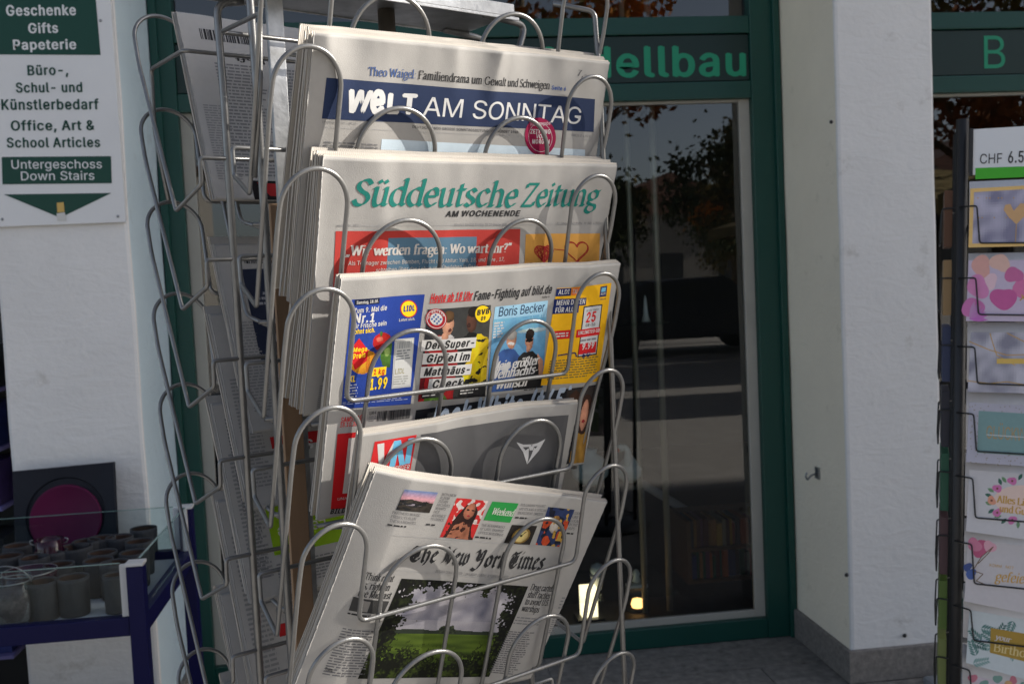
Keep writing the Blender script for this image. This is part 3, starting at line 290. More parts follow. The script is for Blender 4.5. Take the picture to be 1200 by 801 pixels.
# pen strokes: x-height 5, capitals 7, baseline 0; 's' smooth stroke, 'l' straight stroke
PEN = {
'a': (4.9, 's .8,3.9 1.6,4.9 2.8,4.8 3.3,3.8|l 3.3,3.9 3.3,.8 3.8,.1 4.5,.3|s 3.3,2.9 1.6,2.4 .6,1.3 1.4,.1 3.3,1.1'),
'b': (5.3, 'l .2,7.3 1,7.4 1,.2|s 1,4 2.5,5 4.3,3.9 4.4,1.6 2.8,0 1,.7'),
'c': (4.4, 's 3.8,4 2.6,5 1,4 .6,2.2 1.5,.3 2.8,0 4,1'),
'd': (5.4, 'l 3.4,7.3 4.2,7.4 4.2,.5 5,.1|s 4.2,4.4 2.4,5 .8,3.7 .7,1.4 2.3,0 4.2,1'),
'e': (4.6, 'l .8,2.6 3.9,2.8|s 3.9,2.8 3.5,4.5 2.3,5 .9,3.9 .6,2 1.6,.2 2.9,0 4.1,1'),
'f': (3.3, 's 3.5,6.8 2.4,7.4 1.4,6.4 1.3,4.5|l 1.3,5.5 1.3,.1|l .3,4.8 2.9,4.8|l .4,.1 2.4,.1'),
'g': (4.9, 's 2.2,5 .7,4 .9,2.4 2.4,1.9 3.8,2.8 3.7,4.4 2.2,5|s 3.6,4.6 4.8,5|s 1.3,2.1 .8,1 2.2,.4 3.9,.1 4.2,-1.2 2.4,-2.3 .6,-1.6 .8,-.3 1.8,.4'),
'h': (5.5, 'l .2,7.3 1,7.4 1,.1|s 1,3.8 2.6,5 3.9,4.3 4.1,3|l 4.1,3.3 4.1,.1|l .2,.1 1.9,.1|l 3.3,.1 5,.1'),
'i': (2.6, 'l .3,4.7 1.2,4.9 1.2,.1|l .3,.1 2.2,.1|l .8,7 1.4,6.4'),
'j': (2.6, 'l .4,4.7 1.3,4.9 1.3,-1.2|s 1.3,-1 .9,-2.1 -.1,-2|l 1.1,6.7 1.5,6.9'),
'k': (5.2, 'l .2,7.3 1,7.4 1,.1|l 1.1,2.3 3.8,4.7|l 2.1,3.2 4.2,.2|l .2,.1 1.9,.1|l 3.3,.1 5.1,.1|l 2.9,4.7 4.6,4.7'),
'l': (2.6, 'l .2,7.3 1.1,7.4 1.1,.1|l .2,.1 2.1,.1'),
'm': (8.3, 'l .2,4.8 1,4.9 1,.1|s 1,3.8 2.4,5 3.6,4.4 3.8,3|l 3.8,3.3 3.8,.1|s 3.9,3.8 5.3,5 6.5,4.4 6.7,3|l 6.7,3.3 6.7,.1|l .2,.1 1.9,.1|l 3,.1 4.7,.1|l 5.9,.1 7.6,.1'),
'n': (5.6, 'l .2,4.8 1,4.9 1,.1|s 1,3.8 2.6,5 3.9,4.4 4.1,3|l 4.1,3.3 4.1,.1|l .2,.1 1.9,.1|l 3.2,.1 5,.1'),
'o': (5, 's 2.5,5 .9,4.1 .6,2.3 1.2,.6 2.5,0 4,.9 4.4,2.7 3.8,4.4 2.5,5'),
'p': (5.3, 'l .2,4.8 1,4.9 1,-2.2|s 1,4 2.5,5 4.3,3.9 4.4,1.6 2.8,0 1,.8|l .2,-2.2 2,-2.2'),
'r': (3.9, 'l .2,4.8 1,4.9 1,.1|s 1,3.4 2,4.8 3,4.9 3.5,4.4|l .2,.1 2.1,.1'),
's': (4, 's 3.3,4.2 2.2,5 .8,4.3 1,3.1 2.8,2.1 3.4,1 2.1,0 .6,.7'),
'ß': (5.5, 'l 1,.1 1,5.5|s 1,5.3 1.5,7.1 3,7.3 3.9,6.2 3.3,4.8 2.6,4|s 2.6,4 4.2,3.1 4.7,1.6 3.7,.1 2.4,.4|l .2,.1 1.6,.1'),
't': (3.3, 'l 1.3,6.4 1.3,1|s 1.3,1.2 1.7,.1 3.1,.5|l .3,4.8 2.9,4.8'),
'u': (5.5, 'l .2,4.8 1,4.9 1,1.6|s 1,1.8 1.5,.1 2.8,.1 4.1,1.3|l 3.3,4.8 4.1,4.9 4.1,.2 5,.2'),
'v': (5, 'l .6,4.8 2.5,.1|l 2.5,.1 4.3,4.8|l 0,4.8 1.6,4.8|l 3.4,4.8 5,4.8'),
'w': (7.3, 'l .6,4.8 2.2,.1|l 2.2,.1 3.7,4.7|l 3.7,4.7 5.2,.1|l 5.2,.1 6.7,4.8|l 0,4.8 1.6,4.8|l 5.9,4.8 7.3,4.8'),
'x': (5, 'l .6,4.8 4.2,.1|l .6,.1 4.2,4.8'),
'y': (5, 'l .6,4.8 2.6,.4|l 4.3,4.8 2.1,-1.4|s 2.2,-1.2 1.4,-2.3 .3,-1.9|l 0,4.8 1.6,4.8|l 3.4,4.8 5,4.8'),
'z': (4.6, 'l .6,4.8 3.9,4.8|l 3.9,4.8 .6,.1|l .6,.1 4.1,.2'),
'A': (6.6, 'l 3.2,7 .8,.1|l 3.2,7 5.7,.1|l 1.7,2.5 4.8,2.5|l 0,.1 1.7,.1|l 4.7,.1 6.5,.1'),
'B': (6.3, 'l 1.1,7 1.1,.1|s 1,6.9 3.8,6.9 4.8,5.5 3.6,3.8 1.1,3.7|s 1.1,3.7 4.4,3.6 5.3,1.9 4.1,.2 .4,.1|l .3,6.9 1.5,6.9'),
'C': (6.6, 's 5.6,5.6 4.2,6.9 2,6.3 .7,4.2 1,1.6 2.8,.1 4.8,.3 5.8,1.6'), 'H': (7.2, 'l 1.2,6.9 1.2,.1|l 5.8,6.9 5.8,.1|l 1.2,3.6 5.8,3.6|l .4,.1 2,.1|l 5,.1 6.6,.1'), 'I': (3, 'l 1.4,6.9 1.4,.1|l .5,.1 2.3,.1|l .5,6.9 2.3,6.9'),
'K': (6.6, 'l 1.2,6.9 1.2,.1|l 1.3,3 5.2,6.9|l 2.6,4.2 5.6,.1|l .4,.1 2,.1|l 4.8,.1 6.5,.1'), 'L': (5.6, 'l 1.2,6.9 1.2,.1|l .4,.1 5,.1 5.2,1.5|l .4,6.9 2,6.9'), 'O': (7, 's 3.4,6.9 1.4,6 .7,3.5 1.4,1 3.4,.1 5.4,1 6.1,3.5 5.4,6 3.4,6.9'),
'P': (5.8, 'l 1.2,6.9 1.2,.1|s .4,6.9 3.8,6.9 5,5.2 3.8,3.5 1.2,3.3|l .4,.1 2.1,.1'), 'R': (6.4, 'l 1.2,6.9 1.2,.1|s .4,6.9 3.8,6.9 5,5.3 3.8,3.6 1.2,3.5|l 3.2,3.5 5.6,.1|l .4,.1 2.1,.1|l 5,.1 6.2,.1'), 'V': (6.4, 'l .7,6.9 3.1,.1|l 3.1,.1 5.5,6.9|l 0,6.9 1.6,6.9|l 4.6,6.9 6.2,6.9'),
'D': (6.9, 'l 1.2,7 1.2,.1|s .4,6.9 3.6,6.9 5.7,5.6 6.1,3.4 5.2,1 3.2,.1 .4,.1'),
'E': (6, 'l 1.2,7 1.2,.1|l .4,6.9 5,6.9 5.1,5.8|l 1.2,3.6 3.8,3.6|l .4,.1 5.2,.1 5.4,1.5'),
'F': (5.6, 'l 1.2,7 1.2,.1|l .4,6.9 5,6.9 5.1,5.6|l 1.2,3.6 3.8,3.6|l .4,.1 2.2,.1'),
'G': (7, 's 5.6,5.7 4.2,6.9 2,6.4 .7,4.4 .8,2.2 2.3,.3 4.2,.1 5.6,.8|l 5.6,.8 5.6,3 6.3,3.1|l 4.4,3.1 6.4,3.1'),
'J': (3.6, 'l 2,7 2,.6|s 2,1 1.4,-.6 .2,-.6|l 1,6.9 3,6.9'),
'M': (8.3, 'l 1.2,.1 1.2,7|l 1.2,7 4.1,.4|l 4.1,.4 7,7|l 7,7 7,.1|l .4,.1 2,.1|l 6.1,.1 8,.1'),
'N': (7.2, 'l 1.2,.1 1.2,7|l 1.2,7 6,.1|l 6,.1 6,7|l .3,.1 2,.1|l 5.2,6.9 6.9,6.9'),
'S': (5.2, 's 4.4,5.8 3.2,6.9 1.4,6.5 .9,5.1 2,3.9 3.7,3 4.4,1.6 3.2,.1 1.4,.2 .5,1.4'),
'T': (6, 'l 3,6.9 3,.1|l .5,5.6 .6,6.9 5.4,6.9 5.5,5.6|l 2,.1 4,.1'),
'U': (6.7, 'l 1.2,6.9 1.2,2|s 1.2,2.2 2,.3 3.5,.1 5,.7 5.5,2.4|l 5.5,2.2 5.5,6.9|l .3,6.9 2.1,6.9|l 4.7,6.9 6.3,6.9'),
'W': (9.3, 'l .8,6.9 2.8,.1|l 2.8,.1 4.7,6.7|l 4.7,6.7 6.7,.1|l 6.7,.1 8.5,6.9|l 0,6.9 1.8,6.9|l 7.6,6.9 9.2,6.9'),
'Y': (6.3, 'l .8,6.9 3.1,3.3|l 3.1,3.3 5.4,6.9|l 3.1,3.4 3.1,.1|l 0,6.9 1.7,6.9|l 4.6,6.9 6.2,6.9'),
'Z': (6, 'l .9,5.8 .9,6.9 5.2,6.9|l 5.2,6.9 .7,.1|l .7,.1 5.1,.1 5.3,1.3'),
'7': (4.6, 'l .7,6.8 4,6.9|s 4,6.8 2.6,4.2 1.8,.1'), '.': (2, 'l .7,.2 1.1,.5'), ',': (2, 'l .9,.6 1,0 .5,-1.1'), ':': (2.2, 'l .8,.2 1.2,.5|l .8,3.9 1.2,4.2'), '-': (3.2, 'l .5,2.4 2.6,2.4'),
'?': (4.2, 's .7,5.8 1.9,7 3.3,6.1 2.8,4.4 1.9,3.3 1.9,2.2|l 1.7,.2 2.1,.5'), '„': (3.6, 'l 1,.7 1.1,0 .5,-1.1|l 2.5,.7 2.6,0 2,-1.1'), '“': (3.6, 'l 1.3,7.3 .8,6.2 1,5.5|l 2.8,7.3 2.3,6.2 2.5,5.5'),
'&': (6.5, 's 6,3.6 4.6,1 2.6,.1 .9,1.2 1.6,3.2 3.2,4.5 3.4,6.2 2.4,7 1.5,5.8 2.6,3.4 5.9,.2'),
}
for base, ch in (('u', 'ü'), ('o', 'ö'), ('a', 'ä')): PEN[ch] = (PEN[base][0], PEN[base][1]+'|l 1.3,6.9 1.9,6.3|l 3.1,6.9 3.7,6.3')
# broken-script capitals and letters for the old-style masthead
BLACK = {
'T': (6.6, 's .6,5.2 1.4,6.6 3,6.2 4.6,6.6 6,7.2|l 3.3,6.2 3.3,.9|s 1.6,5.4 1,3.4 1.6,1.4 3.2,.3 5,.6 5.8,2|l 4.6,5.6 4.6,2.2|l 2.2,4.8 2.2,2'),
'N': (7.2, 's .3,5.6 1.2,7 2.4,5.6 3.8,2 5,.2|l 1.8,6 1.8,1.4 .6,.2|s 5,.3 5.6,3.5 5.4,5.6 6.4,7|l 3.2,4.6 3.2,1'),
'Y': (6.8, 's .4,5.8 1.4,6.9 2.2,5.6 2,3.6 3.2,2.6 4.6,3.4|s 4,6.8 5.2,6.6 5.1,4 4.8,.6 3,-1.8 .8,-1.2|l 3.4,5.8 3.4,3.4'),
'h': (5, 'l 1.1,7.4 1.1,.6 1.8,.1|l 1.2,3.8 2.6,4.9 3.8,4 3.7,1 2.6,-1.2'),
'e': (4, 'l 1.1,4.1 1,1 2.2,.1 3.5,1|l 1.1,4.1 2.2,5 3.3,4 1.2,2.3'),
'w': (7, 'l .3,4.4 1.3,5 1.3,1 2.4,.1 3.6,1 3.6,4.2|l 2.8,4.4 3.7,5|l 3.6,1 4.6,.1 6,1 5.9,3.6 5,5'),
'o': (4.6, 'l 2,5 1,4 1,1.1 2.2,.1 3.6,1 3.6,4 2.3,5'),
'r': (3.8, 'l .2,4.3 1.2,5 1.2,.8 1.9,.1|l 1.3,4 2.6,5 3.3,4.2'),
'k': (4.6, 'l 1.1,7.4 1.1,.7 1.8,.1|l 1.2,3.2 2.6,4.6 3.2,4 1.6,2.8 3.4,.1 4.2,.6'),
'i': (2.5, 'l .2,4.3 1.2,5 1.2,.8 2,.1|l .9,6.5 1.6,7'),
'm': (7.2, 'l .2,4.3 1.2,5 1.2,.7 1.8,.1|l 1.3,4 2.6,5 3.5,4.2 3.5,.7 4.1,.1|l 3.6,4 4.8,5 5.9,4.2 5.9,.8 6.7,.1'),
's': (4, 'l 3.2,4.5 2.2,5 1,4 3.2,1.6 2.9,.7 1.8,.1 .6,.8'),
}
def _smooth(p, k=6):
    out = []
    for i in range(len(p)-1):
        a = p[max(i-1, 0)]; b = p[i]; c = p[i+1]; d = p[min(i+2, len(p)-1)]
        for j in range(k):
            t = j/k; out.append(tuple(.5*((2*b[m])+(c[m]-a[m])*t+(2*a[m]-5*b[m]+4*c[m]-d[m])*t*t+(3*b[m]-a[m]-3*c[m]+d[m])*t**3) for m in (0, 1)))
    out.append(p[-1]); return out
def pen_glyph(ch, table, nib, ang, thin):
    """quads of one pen-drawn letter (cap height 7): list of 4-point polygons"""
    adv, s = table[ch] if ch in table else PEN[ch]; quads = []
    nx, ny = nib/2*math.cos(ang), nib/2*math.sin(ang)
    for st in s.split('|'):
        kind, pts = st.split(' ', 1); p = [tuple(float(v) for v in q.split(',')) for q in pts.split()]
        if kind == 's' and len(p) > 2: p = _smooth(p)
        for a, b in zip(p, p[1:]):
            dx, dy = b[0]-a[0], b[1]-a[1]; l = math.hypot(dx, dy)
            if l < 1e-6: continue
            ex, ey = dx/l*thin*.25, dy/l*thin*.25; sx, sy = -dy/l, dx/l
            sg = 1 if sx*nx+sy*ny >= 0 else -1
            ox, oy = nx*sg+sx*thin/2, ny*sg+sy*thin/2
            quads.append([(a[0]-ex+ox, a[1]-ey+oy), (b[0]+ex+ox, b[1]+ey+oy), (b[0]+ex-ox, b[1]+ey-oy), (a[0]-ex-ox, a[1]-ey-oy)])
    return quads, adv
STYLE = {  # nib width, nib angle, thin stroke, slant, table
'roman': (.85, .12, .42, 0, PEN), 'bookbold': (1.25, .12, .5, 0, PEN), 'italic': (.9, .25, .4, .22, PEN), 'italicbold': (1.35, .2, .5, .2, PEN),
'chancery': (1.02, .5, .34, .16, PEN), 'black': (1.25, .75, .38, .0, BLACK), 'light': (.45, .1, .42, 0, PEN)}
# ------------------------------------------------------------------ the newspaper stand's own frame: u along its front, n out of its front, z up
S = .12/.13
_a = math.radians(31.2)
RU = Vector((math.cos(_a), math.sin(_a), 0)); RN = Vector((math.sin(_a), -math.cos(_a), 0)); RZ = Vector((0, 0, 1))
LA = CAM + Vector((-.063, 1.133, .259))*S            # apex of the left loop of the second pocket
PITCHZ = .13                                         # pocket spacing in stand units
def rk(u, n, z): return LA + (RU*u + RN*n + RZ*z)*S
LEAN = .35
def pocket_plane(level, off):
    """point and normal of the leaning front plane of a pocket"""
    p = rk(0, off, -(level-1)*PITCHZ); nn = (RN - RZ*LEAN).normalized(); return p, nn

# ------------------------------------------------------------------ paper
MP = print_material('newsprint')
PAPER = (.37, .36, .347)
class Sheet:
    """a leaning sheet: s along the top edge, t up from the bottom edge, d in front of the sheet"""
    def __init__(self, tl, es, m, W, H, seed=0, wr=.0006, bow=0., curl=None, rip=0.):
        self.es = es.normalized(); self.m = m.normalized(); self.et = self.m.cross(self.es).normalized()
        if self.et.z < 0: self.et = -self.et
        self.W, self.H = W, H; self.O = tl - self.et*H; self.seed = seed; self.wr = wr; self.bow = bow; self.curl = curl; self.rip = rip
    def warp(self, s, t):
        a, b = s/self.W, t/self.H; q = self.seed*7.31
        top = max(0., (b-.45)/.55)
        w = self.wr*top*(1.6*noise.noise((s*22+q, t*5, q))+.8*noise.noise((s*38+q, t*9, q+3)))
        w += self.wr*1.6*noise.noise((s*7+q, t*6, q+9)) + self.wr*.3*noise.noise((s*40, t*30, q+5))
        w += self.bow*math.sin(PI*min(1, max(0, a)))*(.4+.6*b)
        if self.rip:                             # ripples of the loose top edge
            r_ = noise.noise((s*12+q, t*2.2, q+21)); w += self.rip*top*(.0024-.0085*math.sqrt(r_*r_+.0012))
        if self.wr:
            for cx, cy, ca, amp, wid in self.creases():
                dd = ((a-cx)*math.cos(ca)+(b-cy)*math.sin(ca)*.7)/wid
                if abs(dd) < 3: w += amp*math.exp(-dd*dd)*max(0, 1-abs((b-cy)*math.cos(ca)-(a-cx)*math.sin(ca))*1.8)
            w -= .005*(.5+noise.noise((a*2.1+q*3, 1.5, q)))*b*b
            w += .0014*noise.noise((a*2.2+q, b*1.7, q+4))*(.3+b)
        if self.curl: w += self.curl(a, b)
        return w
    def creases(self):
        if getattr(self, '_cr', None) is None or self._cs != self.seed:
            r = random.Random(self.seed*13+1); self._cs = self.seed
            self._cr = [(r.random(), r.uniform(.35, 1), r.uniform(-.5, .5), self.wr*r.uniform(-1.5, 1.5), r.uniform(.025, .06)) for _ in range(8)]
        return self._cr
    def P(self, s, t, d=0.): return self.O + self.es*s + self.et*t + self.m*(self.warp(s, t)+d)
    def st(self, px, py):
        p = on_plane(px, py, self.O, self.m) - self.O; return p.dot(self.es), p.dot(self.et)
    def sub(self, ds, dt, dd, tilt=0., seed=None):
        """the sheet behind this one: shifted, deeper by dd at the top and dd+tilt at the bottom"""
        m = (self.m - self.et*(tilt/self.H)).normalized() if tilt else self.m
        q = Sheet.__new__(Sheet); q.__dict__.update(self.__dict__); q.m = m; q.et = m.cross(self.es).normalized()
        if q.et.z < 0: q.et = -q.et
        tl = self.O + self.et*self.H + self.es*ds + self.et*dt - self.m*dd
        q.O = tl - q.et*self.H
        if seed is not None: q.seed = seed
        return q
def tri(x): x = x % 1.0; return 4*abs(x-.5)-1
def slab(mb, sh, d0, d1, nu=60, nv=24, ds=0., dt=0., col=PAPER, serr=.0006, rag=0., seed=1, mi=0):
    """one folded section between depths d0 (front) and d1 (back) of a sheet"""
    rnd = random.Random(seed); vs = []; fs = []
    if serr: nu = max(nu, int(sh.W/.0011))
    Lr = [rnd.uniform(-rag, rag) for _ in range(nv+1)]
    for d in (d0, d1):
        for j in range(nv+1):
            for i in range(nu+1):
                s = sh.W*i/nu; t = sh.H*j/nv
                if j == nv and serr: t += serr*tri(i*.5)+.0016*noise.noise((s*9, sh.seed*3.1+seed, d0*40))
                e = 0.
                if i == 0: s += Lr[j]
                if i == nu: s -= Lr[j]
                vs.append(sh.P(s+ds, t+dt, -d))
    n1 = (nu+1)*(nv+1)
    for j in range(nv):
        for i in range(nu):
            a = j*(nu+1)+i; fs.append((a, a+1, a+nu+2, a+nu+1)); fs.append((n1+a, n1+a+nu+1, n1+a+nu+2, n1+a+1))
    for i in range(nu):
        a = nv*(nu+1)+i; fs.append((a, a+1, n1+a+1, n1+a)); a = i; fs.append((a+1, a, n1+a, n1+a+1))
    for j in range(nv):
        a = j*(nu+1); fs.append((a+nu+1, a, n1+a, n1+a+nu+1)); a = j*(nu+1)+nu; fs.append((a, a+nu+1, n1+a+nu+1, n1+a))
    mb.add(vs, fs, col, mi, True)

class Page:
    """prints on a sheet. Positions are given as points of the photograph and are cast onto the sheet's plane; zoom() reads the points off an enlargement"""
    def __init__(self, mb, sh, d=.00022, flip=False):
        self.mb, self.sh, self.d0 = mb, sh, d; self.ox, self.oy, self.sc = 0, 0, 1.; self.k = 0; self.paper = False
    def zoom(self, ox, oy, sc): self.ox, self.oy, self.sc = ox, oy, sc; return self
    def xy(self, p):
        if self.paper: return p[0], p[1]
        return self.sh.st(self.ox+p[0]/self.sc, self.oy+p[1]/self.sc)
    def lift(self, L): self.k = (self.k+1) % 7; return self.d0 + L*.00008 + self.k*.000006
    def quad(self, c, col, L=0, n=None):
        c = [Vector(self.xy(p)) for p in c]; d = self.lift(L)
        l1 = max((c[1]-c[0]).length, (c[2]-c[3]).length); l2 = max((c[3]-c[0]).length, (c[2]-c[1]).length)
        nx, ny = n or (max(1, int(l1/.004)), max(1, int(l2/.004)))
        vs = []; fs = []
        for j in range(ny+1):
            for i in range(nx+1):
                a, b = i/nx, j/ny; p = (c[0]*(1-a)+c[1]*a)*(1-b)+(c[3]*(1-a)+c[2]*a)*b; vs.append(self.sh.P(p.x, p.y, d))
        for j in range(ny):
            for i in range(nx): k = j*(nx+1)+i; fs.append((k, k+nx+1, k+nx+2, k+1))
        self.mb.add(vs, fs, col, 0, True)
    def photo(self, c, fn, nx, ny, L=0):
        """a printed picture: a raster of small ink cells coloured by fn(x, y), y downward"""
        c = [Vector(self.xy(p)) for p in c]; d = self.lift(L); vs = []
        for j in range(ny+1):
            for i in range(nx+1):
                a, b = i/nx, j/ny; p = (c[0]*(1-a)+c[1]*a)*(1-b)+(c[3]*(1-a)+c[2]*a)*b; vs.append(self.sh.P(p.x, p.y, d))
        o = len(self.mb.v); self.mb.v += [tuple(v) for v in vs]
        for j in range(ny):
            for i in range(nx):
                k = o+j*(nx+1)+i; self.mb.f.append([k, k+nx+1, k+nx+2, k+1]); self.mb.c.append(fn((i+.5)/nx, (j+.5)/ny)); self.mb.mi.append(0); self.mb.smooth.append(True)
    def ink(self, faces, col, d, mx=.0045):
        """flat polygons (sheet coordinates) cut small enough to follow the paper"""
        if not getattr(self.sh, 'wr', 0): mx = 1.
        vs = []; fs = []; stack_ = []
        for f in faces:
            for i in range(1, len(f)-1): stack_.append((f[0], f[i], f[i+1]))
        while stack_:
            t = stack_.pop(); e = [math.hypot(t[i][0]-t[(i+1) % 3][0], t[i][1]-t[(i+1) % 3][1]) for i in range(3)]; m = max(e)
            if m > mx:
                i = e.index(m); p, q, r = t[i], t[(i+1) % 3], t[(i+2) % 3]; h = ((p[0]+q[0])/2, (p[1]+q[1])/2); stack_ += [(p, h, r), (h, q, r)]
            else:
                k = len(vs); vs += [self.sh.P(x, y, d) for x, y in t]; fs.append((k, k+1, k+2))
        self.mb.add(vs, fs, col, 0, True)
    def poly(self, pts, col, L=1):
        from mathutils.geometry import tessellate_polygon
        p = [self.xy(q) for q in pts]; d = self.lift(L)
        self.ink([[p[i] for i in t] for t in tessellate_polygon([[Vector((x, y, 0)) for x, y in p]])], col, d)
    def disc(self, c, rx, ry, col, L=1, n=36, ring=None):
        a = Vector(self.xy(c)); ex = Vector(self.xy((c[0]+rx, c[1]+0)))-a; ey = Vector(self.xy((c[0], c[1]+ry)))-a; d = self.lift(L)
        pts = [a+ex*math.cos(2*PI*k/n)+ey*math.sin(2*PI*k/n) for k in range(n)]
        if ring is None: self.ink([[tuple(a), tuple(pts[k]), tuple(pts[(k+1) % n])] for k in range(n)], col, d)
        else:
            q = [a+(p-a)*ring for p in pts]
            self.ink([[tuple(pts[k]), tuple(q[k]), tuple(q[(k+1) % n]), tuple(pts[(k+1) % n])] for k in range(n)], col, d)
    def line(self, a, b, w, col, L=1):
        (ax, ay), (bx, by) = a, b; l = math.hypot(bx-ax, by-ay) or 1; nx, ny = -(by-ay)/l*w/2, (bx-ax)/l*w/2
        if self.paper: nx, ny = -nx, -ny
        self.quad([(ax-nx, ay-ny), (bx-nx, by-ny), (bx+nx, by+ny), (ax+nx, ay+ny)], col, L, n=(max(1, int(l/self.sc/12)) if not self.paper else max(1, int(l/.01)), 1))
    def text(self, s, a, b, cap, col, L=2, font='sans', bold=0., slant=None, mirror=False):
        """writes s along the baseline a-b, squeezed or stretched to end at b; cap is the capital height"""
        A = Vector(self.xy(a)); B = Vector(self.xy(b)); up = Vector(self.xy((a[0], a[1]-cap)))-A if not self.paper else Vector((0, cap))
        ex = (B-A); wid = ex.length; ex = ex/wid; ey = Vector((-ex.y, ex.x)); ch = up.length
        if mirror: ey = -ey
        glyphs = []; x = 0.
        if font == 'sans':
            for chh in s:
                if chh not in SANS: x += .21; continue
                parts, adv = sans_mesh(chh)
                for vs, fs in parts:
                    if bold <= .004: glyphs.append((x, vs, fs)); continue
                    # heavier weights: the letter printed again a hair to each side
                    for sx, sy in ((-1, 0), (1, 0), (-.35, .55), (.35, -.55)) if bold < .03 else ((-1, 0), (1, 0), (-.4, .5), (.4, -.5), (-.6, -.4), (.6, .4)):
                        glyphs.append((x+bold, [(v[0]+sx*bold, v[1]+sy*bold) for v in vs], fs))
                x += adv+bold*2
            h = .52; sl = slant or 0.
        else:
            nib, ang, thin, sl, tab = STYLE[font]; sl = sl if slant is None else slant
            for chh in s:
                if chh not in tab and chh not in PEN: x += 2.4; continue
                qs, adv = pen_glyph(chh, tab, nib, ang, thin)
                vs = [p for q in qs for p in q]; glyphs.append((x, vs, [(4*i, 4*i+1, 4*i+2, 4*i+3) for i in range(len(qs))])); x += adv+(.1 if font != 'black' else .0)
            h = 7.
        kx = wid/x; ky = ch/h
        for gx, vs, fs in glyphs:
            d = self.lift(L); q2 = []
            for v in vs:
                px, py = (gx+v[0])*kx, v[1]*ky; p = A+ex*(px+py*sl)+ey*py; q2.append((p.x, p.y))
            if font == 'sans': self.ink([[q2[i] for i in f] for f in fs], col, d)
            else:
                for j, f in enumerate(fs): self.ink([[q2[i] for i in f]], col, d+j*.0000012)
    def lines(self, c, n, col, L=1, seed=0, ratio=.42, fill=1., ragged=.25):
        """n rows of text too small to read: word-long dashes"""
        c = [Vector(self.xy(p)) for p in c]; rnd = random.Random(seed)
        W = (c[1]-c[0]).length
        for r in range(n):
            b0 = (r+.25)/n; b1 = b0+ratio/n; x = 0.; end = 1-rnd.random()*ragged*(1 if rnd.random() < .5 else .1)
            d = self.lift(L)
            while x < end-.01:
                w = min(rnd.uniform(.003, .011)/W, end-x)
                q = []
                for a, b in ((x, b0), (x+w, b0), (x+w, b1), (x, b1)):
                    p = (c[0]*(1-a)+c[1]*a)*(1-b)+(c[3]*(1-a)+c[2]*a)*b; q.append(self.sh.P(p.x, p.y, d))
                self.mb.add(q, [(3, 2, 1, 0)], col, 0, True); x += w+rnd.uniform(.0012, .002)/W
    def barcode(self, c, col, L=1, seed=3, n=30):
        c = [Vector(self.xy(p)) for p in c]; rnd = random.Random(seed); x = 0.; d = self.lift(L)
        while x < 1:
            w = rnd.choice((.5, .5, 1, 1.5))/n; w = min(w, 1-x); q = []
            for a, b in ((x, 0), (x+w, 0), (x+w, 1), (x, 1)):
                p = (c[0]*(1-a)+c[1]*a)*(1-b)+(c[3]*(1-a)+c[2]*a)*b; q.append(self.sh.P(p.x, p.y, d))
            self.mb.add(q, [(3, 2, 1, 0)], col, 0, True); x += w+rnd.choice((.4, .6, 1))/n

def paint(base, shapes, grain=.09, seed=0, scale=14):
    """colour function of a small printed picture: base(x, y) or a colour, then softly modelled ellipses ('e', cx, cy, rx, ry, colour), polygons ('p', points, colour) and blotches ('n', scale, threshold, colour, stretch, where)"""
    def fn(x0, y0):
        x = x0+.014*noise.noise((x0*11+seed, y0*11, 2.))+.006*noise.noise((x0*40, y0*40, seed)); y = y0+.014*noise.noise((x0*11, y0*11+seed, 7.))+.006*noise.noise((x0*40, y0*40, seed+3))
        c = base(x, y) if callable(base) else base; sh = 1.
        for s in shapes:
            if s[0] == 'e':
                u, v = (x-s[1])/s[3], (y-s[2])/s[4]; r2 = u*u+v*v
                if r2 < 1: c = s[5]; sh = 1.16-.42*r2-.20*u-.16*v
            elif s[0] == 'p':
                pts = s[1]; ins = False
                for (x1, y1), (x2, y2) in zip(pts, pts[1:]+pts[:1]):
                    if (y1 > y) != (y2 > y) and x < (x2-x1)*(y-y1)/(y2-y1)+x1: ins = not ins
                if ins:
                    xs = [q[0] for q in pts]; u = (x-min(xs))/(max(xs)-min(xs)+1e-6); c = s[2]; sh = 1.1-.45*u+.5*noise.noise((x*7+seed, y*4, seed+2.))
            elif s[0] == 'n':
                if noise.noise((x*s[1]+seed, y*s[1]*s[4], seed+1.5)) > s[2] and (len(s) < 6 or s[5](x, y)): c = s[3]
        g = sh*(1+grain*2*noise.noise((x0*scale+seed, y0*scale, seed*1.7))+grain*1.4*noise.noise((x0*scale*4, y0*scale*4, seed)))
        return tuple(min(.7, max(.006, v*g)) for v in c)
    return fn
def mix(a, b, t): t = min(1, max(0, t)); return tuple(p*(1-t)+q*t for p, q in zip(a, b))
K = (.028, .028, .03)                                # black ink
# ------------------------------------------------------------------ materials of the place
M_PLASTER = plaster('plaster', (.77, .755, .735))
M_CREAM = plaster('cream_plaster', (.90, .82, .66))  # cream paint, lightened to stand in for light bounced onto the left-facing returns
M_SKYTINT = plaster('sky_tinted_plaster', (.58, .70, .76))  # plaster with blue sky light put into its colour, for right-facing returns
M_UPPER = material('upper_render', (.62, .60, .55), .9, 0, .3, 30., .05, 1.)
M_GREEN = material('green_frame_paint', rgb(12, 68, 59), .38, 0, .03, 200., .08, 3.)
M_DGREEN = material('dark_green_fascia', rgb(9, 42, 38), .4, 0, .02, 100., .06, 3.)
M_STOP = material('beige_glazing_bar', (.40, .38, .33), .6, 0, 0, 1, .1, 4.)
M_GRAN = material('granite', (.22, .20, .18), .75, 0, .5, 70., .35, 45., detail=8)
M_PAVE = material('granite_pavement', (.20, .183, .162), .85, 0, .8, 34., .45, 26., detail=10)
